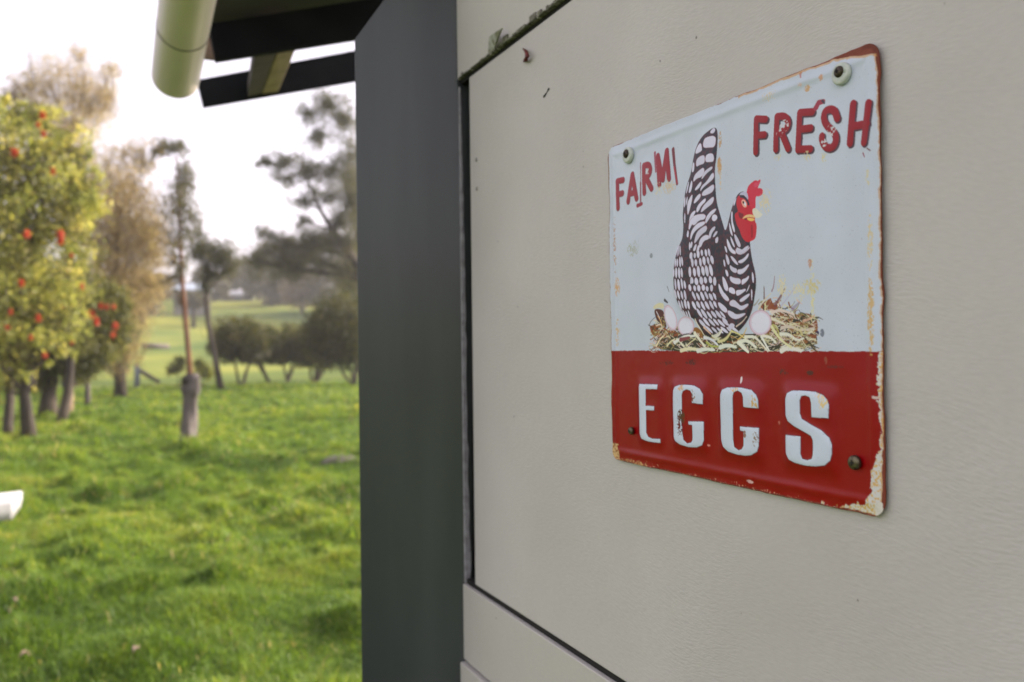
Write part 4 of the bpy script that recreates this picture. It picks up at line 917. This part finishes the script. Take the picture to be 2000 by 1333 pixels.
# feathery casuarinas
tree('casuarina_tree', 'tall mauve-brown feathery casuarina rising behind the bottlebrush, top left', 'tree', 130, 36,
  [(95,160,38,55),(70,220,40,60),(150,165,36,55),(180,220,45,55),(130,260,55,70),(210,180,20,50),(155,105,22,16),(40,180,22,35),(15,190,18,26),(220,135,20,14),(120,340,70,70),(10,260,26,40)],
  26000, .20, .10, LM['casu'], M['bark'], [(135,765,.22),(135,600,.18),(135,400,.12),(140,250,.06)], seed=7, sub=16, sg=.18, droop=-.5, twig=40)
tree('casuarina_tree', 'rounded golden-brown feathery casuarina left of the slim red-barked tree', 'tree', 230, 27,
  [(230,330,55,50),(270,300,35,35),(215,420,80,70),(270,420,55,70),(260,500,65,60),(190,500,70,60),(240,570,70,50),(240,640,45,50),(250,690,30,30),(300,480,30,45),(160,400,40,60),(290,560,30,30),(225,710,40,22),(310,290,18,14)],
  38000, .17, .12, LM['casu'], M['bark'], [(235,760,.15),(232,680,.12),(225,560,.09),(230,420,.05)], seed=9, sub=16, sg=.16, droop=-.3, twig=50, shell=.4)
# slim red-barked trees
tree('slim_tree', 'slim straight tree with red lit bark behind the weathered stump', 'tree', 362, 27,
  [(330,285,32,14),(305,298,18,12),(352,292,16,12),(350,400,30,50),(360,350,20,20),(345,470,26,28),(350,520,24,20),(330,545,18,12),(375,430,20,26),(365,340,15,30),(335,500,16,16),(345,570,12,10)],
  5200, .12, .3, LM['pale'], M['barkred'], [(373,745,.085),(368,690,.08),(360,600,.075),(355,540,.065),(350,400,.045),(345,310,.02)], seed=11, sub=10, sg=.2)
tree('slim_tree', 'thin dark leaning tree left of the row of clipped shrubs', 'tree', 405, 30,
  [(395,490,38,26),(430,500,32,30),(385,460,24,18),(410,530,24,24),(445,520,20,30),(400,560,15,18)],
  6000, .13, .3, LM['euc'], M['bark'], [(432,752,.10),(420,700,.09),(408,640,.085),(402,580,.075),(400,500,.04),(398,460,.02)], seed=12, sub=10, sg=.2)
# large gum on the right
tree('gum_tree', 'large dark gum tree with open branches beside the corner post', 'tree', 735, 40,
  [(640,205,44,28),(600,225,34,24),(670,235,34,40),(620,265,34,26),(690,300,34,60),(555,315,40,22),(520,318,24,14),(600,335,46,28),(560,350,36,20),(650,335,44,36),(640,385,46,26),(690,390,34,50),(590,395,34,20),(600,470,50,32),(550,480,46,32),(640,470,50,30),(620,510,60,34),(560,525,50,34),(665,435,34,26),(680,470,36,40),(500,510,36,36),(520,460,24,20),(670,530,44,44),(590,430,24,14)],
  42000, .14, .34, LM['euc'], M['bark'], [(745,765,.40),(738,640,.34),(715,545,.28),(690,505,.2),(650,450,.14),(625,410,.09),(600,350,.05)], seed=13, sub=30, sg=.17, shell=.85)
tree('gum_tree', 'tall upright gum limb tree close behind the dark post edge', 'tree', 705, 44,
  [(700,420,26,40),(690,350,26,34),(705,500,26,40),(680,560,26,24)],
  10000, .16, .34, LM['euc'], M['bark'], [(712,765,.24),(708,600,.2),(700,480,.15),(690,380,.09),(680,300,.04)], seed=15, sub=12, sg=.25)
# row of clipped shrubs with bare stems
def shrub(px, d, x0, x1, yt, yb, label, seed, n=9000, stems=3):
    rg = np.random.default_rng(seed); rr = random.Random(seed); base = on_ground(px, d); k = d/FPX*1.05
    t = empty('clipped_shrub', tuple(base), label, 'shrub', 'browsed shrubs along the far edge of the paddock')
    w_ = (x1-x0)/2*k; zt_ = zat(yt, d); zb_ = zat(yb, d); V = []
    c = on_ground((x0+x1)/2, d); pts, tt = crown_pts([(c[0], c[1], (zt_+zb_)/2+.1, w_*1.0, w_*.8, (zt_-zb_)/2*1.0), (c[0]+w_*.4, c[1], zb_+(zt_-zb_)*.4, w_*.6, w_*.5, (zt_-zb_)*.42), (c[0]-w_*.45, c[1], zb_+(zt_-zb_)*.4, w_*.55, w_*.5, (zt_-zb_)*.42)], n, rg, 12, .12, .35)
    pts[:, 2] = np.where(pts[:, 2] < zb_, zb_+np.abs(rg.normal(size=len(pts)))*.08+.0, pts[:, 2])
    leaves('crown', pts, tt, .13, .45, LM['hedge'], t, rg)
    mb = MB()
    for i in range(stems):
        s = base+np.array([rr.uniform(-.08, .08), rr.uniform(-.08, .08), -.1]); e = np.array([c[0]+rr.uniform(-.5, .5)*w_, c[1]+rr.uniform(-.3, .3)*w_, zb_+.25*(zt_-zb_)])
        mb.tube(*limb(s, e, .055, .035, .06, rg=rr), n=7, cap=False)
    mb.build('trunk', M['bark'], t, True)
shrub(473, 33.5, 412, 520, 622, 712, 'browsed dark shrub at the left end of the row, brownish top', 31)
shrub(532, 34.5, 470, 560, 640, 716, 'browsed dark shrub second from the left in the row', 32)
shrub(560, 36, 535, 605, 636, 716, 'browsed dark shrub in the middle of the row with forked stems', 33, 7000)
shrub(612, 35, 570, 668, 640, 722, 'browsed shrub with many thin splayed stems beside the big rounded one', 34, 8000, 6)
shrub(692, 31, 598, 740, 572, 730, 'big rounded olive shrub against the dark post, rightmost of the row', 35, 16000, 4)
tree('small_bush', 'low dark bush left of the slim red trunk at the fence line', 'bush', 345, 32.5, [(345,718,16,10),(352,706,12,10),(335,726,10,7)], 1600, .08, .4, LM['hedge'], M['bark'], [(348,750,.02),(348,725,.015)], seed=41, limbs=False)
tree('small_bush', 'small yellow-green bush right of the slim red trunk', 'bush', 395, 32.5, [(395,722,16,16),(388,708,10,10),(408,732,10,12)], 1800, .08, .4, LM['bush'], M['bark'], [(395,752,.02),(395,730,.015)], seed=42, limbs=False)
# far trees on the rise
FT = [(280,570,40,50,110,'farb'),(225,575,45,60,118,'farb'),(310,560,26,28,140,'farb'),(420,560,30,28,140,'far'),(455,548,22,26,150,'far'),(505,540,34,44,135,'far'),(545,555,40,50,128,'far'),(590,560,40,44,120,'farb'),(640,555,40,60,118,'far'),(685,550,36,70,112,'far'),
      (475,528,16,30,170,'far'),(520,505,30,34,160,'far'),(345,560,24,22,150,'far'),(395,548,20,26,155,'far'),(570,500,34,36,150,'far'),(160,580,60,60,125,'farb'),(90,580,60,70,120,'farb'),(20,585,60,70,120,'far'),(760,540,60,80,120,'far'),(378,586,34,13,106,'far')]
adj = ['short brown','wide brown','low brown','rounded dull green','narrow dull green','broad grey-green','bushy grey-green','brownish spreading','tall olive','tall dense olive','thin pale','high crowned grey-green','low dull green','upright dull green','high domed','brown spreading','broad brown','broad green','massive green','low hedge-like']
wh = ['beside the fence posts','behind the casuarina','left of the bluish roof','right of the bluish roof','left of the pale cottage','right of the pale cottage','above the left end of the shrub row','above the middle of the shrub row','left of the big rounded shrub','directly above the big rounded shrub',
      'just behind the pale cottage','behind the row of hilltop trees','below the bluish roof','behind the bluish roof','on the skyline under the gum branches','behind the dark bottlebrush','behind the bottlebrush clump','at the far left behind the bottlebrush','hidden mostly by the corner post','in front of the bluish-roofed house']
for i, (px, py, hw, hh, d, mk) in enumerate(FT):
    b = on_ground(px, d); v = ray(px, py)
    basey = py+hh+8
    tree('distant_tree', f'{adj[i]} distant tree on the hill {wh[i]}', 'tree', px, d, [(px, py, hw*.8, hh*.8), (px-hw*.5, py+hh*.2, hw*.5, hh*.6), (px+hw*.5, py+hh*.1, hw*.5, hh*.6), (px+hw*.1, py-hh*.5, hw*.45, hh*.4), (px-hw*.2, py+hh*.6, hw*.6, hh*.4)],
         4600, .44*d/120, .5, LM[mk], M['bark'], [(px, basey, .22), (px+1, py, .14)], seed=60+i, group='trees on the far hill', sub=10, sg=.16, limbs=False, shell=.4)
# stump, posts, logs
def stump():
    d = 13.0; b = on_ground(368, d); t = empty('tree_stump', tuple(b), 'weathered grey post-like stump with a knobbly top standing alone in the grass', 'stump')
    n = 18; V = []; Fc = []; zs = np.linspace(-.05, 1.0, 22); rr = random.Random(4)
    rads = np.interp(zs, [-.05, 0, .1, .35, .6, .7, .78, .9, .97, 1.0], [.13, .125, .11, .105, .095, .10, .14, .115, .12, .09])
    R0 = np.array([math.cos(YAW), -math.sin(YAW)])
    for i, z in enumerate(zs):
        off = R0*np.interp(z, [0, .5, .75, 1.0], [-.02, .0, .03, .06])
        for k in range(n):
            th = 2*math.pi*k/n; r = rads[i]*(1+.16*math.sin(3*th+z*5)+.12*(rr.random()-.5)+.08*math.sin(7*th+z*2))
            V.append((b[0]+off[0]+r*math.cos(th), b[1]+off[1]+r*math.sin(th), b[2]+z+(rr.uniform(-.03, .03) if i == 21 else 0)))
    for i in range(21):
        for k in range(n): Fc.append((i*n+k, i*n+(k+1) % n, (i+1)*n+(k+1) % n, (i+1)*n+k))
    Fc.append(tuple(21*n+k for k in range(n))); poly('stump_body', V, Fc, M['greywood'], t, True)
    for (z, s, r) in ((.74, .09, .055), (.90, -.07, .05)):
        c = b+np.array([R0[0]*s, R0[1]*s-.05, z]); V, Fc = tube_geo([c-np.array([0, .0, .05]), c, c+np.array([0, 0, .05])], [r*.5, r, r*.5], 9, wob=.3); poly('knot', V, Fc, M['greywood'], t, True)
    c = b+np.array([R0[0]*-.045-.02, R0[1]*-.045-.095, .93]); V, Fc = tube_geo([c-np.array([0, 0, .07]), c, c+np.array([0, 0, .06])], [.03, .055, .035], 8, wob=.3); poly('hollow', V, Fc, M['bark'], t, True)
stump()
def post(px, d, yt, r, mat, label, lean=0):
    b = on_ground(px, d); t = zat(yt, d, px); V, Fc = tube_geo([b-np.array([0, 0, .1]), b+np.array([lean*.5, 0, (t-b[2])*.5]), np.array([b[0]+lean, b[1], t]), np.array([b[0]+lean, b[1], t+.02])], [r*1.05, r, r*.92, r*.6], 10, wob=.15)
    tag(poly('fence_post', V, Fc, mat, None, True), label, 'fence post')
post(132, 20.5, 735, .095, M['palewood'], 'pale split fence post leaning beside the bottlebrush trunks', .03)
post(170, 24, 738, .07, M['greywood'], 'short grey fence post right of the pale split post')
post(267, 33, 712, .10, M['bluewood'], 'bluish grey fence post standing alone at the far fence line')
def log(px0, py0, px1, py1, d, r, label, mat):
    p0 = on_ground(px0, d); p1 = on_ground(px1, d+.6); h0, h1 = zat(py0, d, px0), zat(py1, d, px1)
    V, Fc = tube_geo([np.array([p0[0], p0[1], max(h0, p0[2]+r*.6)]), (np.array([p0[0], p0[1], h0])+np.array([p1[0], p1[1], h1]))/2, np.array([p1[0], p1[1], max(h1, p1[2]+r*.5)])], [r, r*.95, r*.8], 9, wob=.2)
    tag(poly('fallen_log', V, Fc, mat, None, True), label, 'log')
log(272, 724, 310, 748, 33.5, .09, 'grey fallen log leaning down from the bluish fence post', M['greywood'])
log(278, 676, 330, 677, 62, .22, 'long grey log lying in the sunlit field beyond the fence', M['greywood'])
def stone(px, d, sx, sy, sz, label, mat, cat='rock', name='field_stone'):
    b = on_ground(px, d); V = []; Fc = []; rr = random.Random(px); n = 12; L_ = [(0, 1), (.45, .95), (.8, .65), (1, .2)]
    for h, k in L_:
        for j in range(n):
            th = 2*math.pi*j/n; q = k*(1+rr.uniform(-.12, .12)); V.append((b[0]+sx*q*math.cos(th), b[1]+sy*q*math.sin(th), b[2]-.02+sz*h))
    for l in range(3):
        for j in range(n): Fc.append((l*n+j, l*n+(j+1) % n, (l+1)*n+(j+1) % n, (l+1)*n+j))
    Fc.append(tuple(3*n+j for j in range(n))); tag(poly(name, V, Fc, mat, None, True), label, cat)
stone(660, 10.9, .26, .16, .12, 'flat grey stone half buried in the grass beside the post', M['greywood'])
# fallen leaves near the camera
M['deadleaf'] = noisy('dead_leaf', (.22, .15, .10), (.38, .29, .21), 60, .7)
def dead_leaf(px, py, s, label):
    v = ray(px, py); d = 1.42/-v[2]; c = EYE+v*d; c[2] = gz(c[0], c[1])+.06; a = random.uniform(0, 6); V = []
    for t, w_, h in ((-1, .05, 0), (-.5, .4, .012), (.1, .5, .02), (.6, .32, .012), (1, .04, 0)):
        for k in (-1, 0, 1): V.append((c[0]+s*(t*math.cos(a)-k*w_*math.sin(a)), c[1]+s*(t*math.sin(a)+k*w_*math.cos(a)), c[2]+h+abs(k)*.012))
    Fc = [(i*3+k, i*3+k+1, i*3+k+4, i*3+k+3) for i in range(4) for k in range(2)]
    o = poly('fallen_leaf', V, Fc, M['deadleaf'], None, True); so_ = o.modifiers.new('thickness', 'SOLIDIFY'); so_.thickness = .0015
    tag(o, label, 'leaf')
dead_leaf(30, 1208, .022, 'pale brown fallen leaf, upper of the two close together at the lower left')
dead_leaf(20, 1219, .018, 'small yellowish fallen leaf just under the pale brown one at the lower left')
dead_leaf(48, 1303, .024, 'cream fallen leaf in the bottom left corner of the grass')
dead_leaf(266, 1302, .026, 'brown fallen leaf at the bottom edge left of centre of the grass')
dead_leaf(124, 1002, .025, 'whitish fallen leaf in the grass right of the white bench end')
dead_leaf(536, 1006, .024, 'tan fallen leaf on its own in the middle of the grass')
# houses on the hill
M['wallh'] = noisy('cottage_wall', (.16, .15, .14), (.22, .21, .19), 2, .8); M['roofb'] = noisy('bluish_roof', (.36, .42, .50), (.44, .50, .58), 2, .4)
M['roofp'] = noisy('pale_roof', (.24, .25, .28), (.30, .31, .34), 2, .6); M['win'] = base_mat('window_glass', (.03, .035, .04), .1)
def house(px, d, wd, py_e, py_r, roof, label):
    b = on_ground(px, d); t = empty('farm_house', tuple(b), label, 'house'); ze = zat(py_e, d, px); zr = zat(py_r, d, px); dp = wd*.6
    R0 = np.array([math.cos(az_of(px)), -math.sin(az_of(px)), 0]); F0 = np.array([math.sin(az_of(px)), math.cos(az_of(px)), 0])
    def pt(u_, v_, z): q = b+R0*u_+F0*v_; return np.array([q[0], q[1], z])
    def bx(name, u0, u1, v0, v1, z0, z1, mat, par):
        V = [pt(u0, v0, z0), pt(u1, v0, z0), pt(u1, v1, z0), pt(u0, v1, z0), pt(u0, v0, z1), pt(u1, v0, z1), pt(u1, v1, z1), pt(u0, v1, z1)]
        return poly(name, V, BF, mat, par)
    bx('wall', -wd/2, wd/2, 0, dp, b[2]-.6, ze, M['wallh'], t)
    o_ = .4; V = [pt(-wd/2-o_, -o_, ze), pt(wd/2+o_, -o_, ze), pt(wd/2+o_, dp+o_, ze), pt(-wd/2-o_, dp+o_, ze), pt(-wd/2+dp*.4, dp/2, zr), pt(wd/2-dp*.4, dp/2, zr)]
    poly('roof', V, [(0, 1, 5, 4), (1, 2, 5), (2, 3, 4, 5), (3, 0, 4), (3, 2, 1, 0)], roof, t)
    h = ze-b[2]
    for u_ in (-.32, .30): bx('window', wd*u_-.6, wd*u_+.6, -.04, .04, b[2]+h*.35, b[2]+h*.8, M['win'], t)
    bx('door', -.45, .45, -.05, .05, b[2], b[2]+h*.8, M['bluewood'], t)
house(376, 118, 4.6, 567, 552, M['roofb'], 'hillside house with pale blue roof behind the slim tree')
house(466, 141, 5.0, 577, 566, M['roofp'], 'small pale cottage on the hilltop below the gap in the trees')
house(268, 118, 5, 604, 592, M['roofp'], 'small pale-roofed shed half hidden by the golden-brown casuarina')
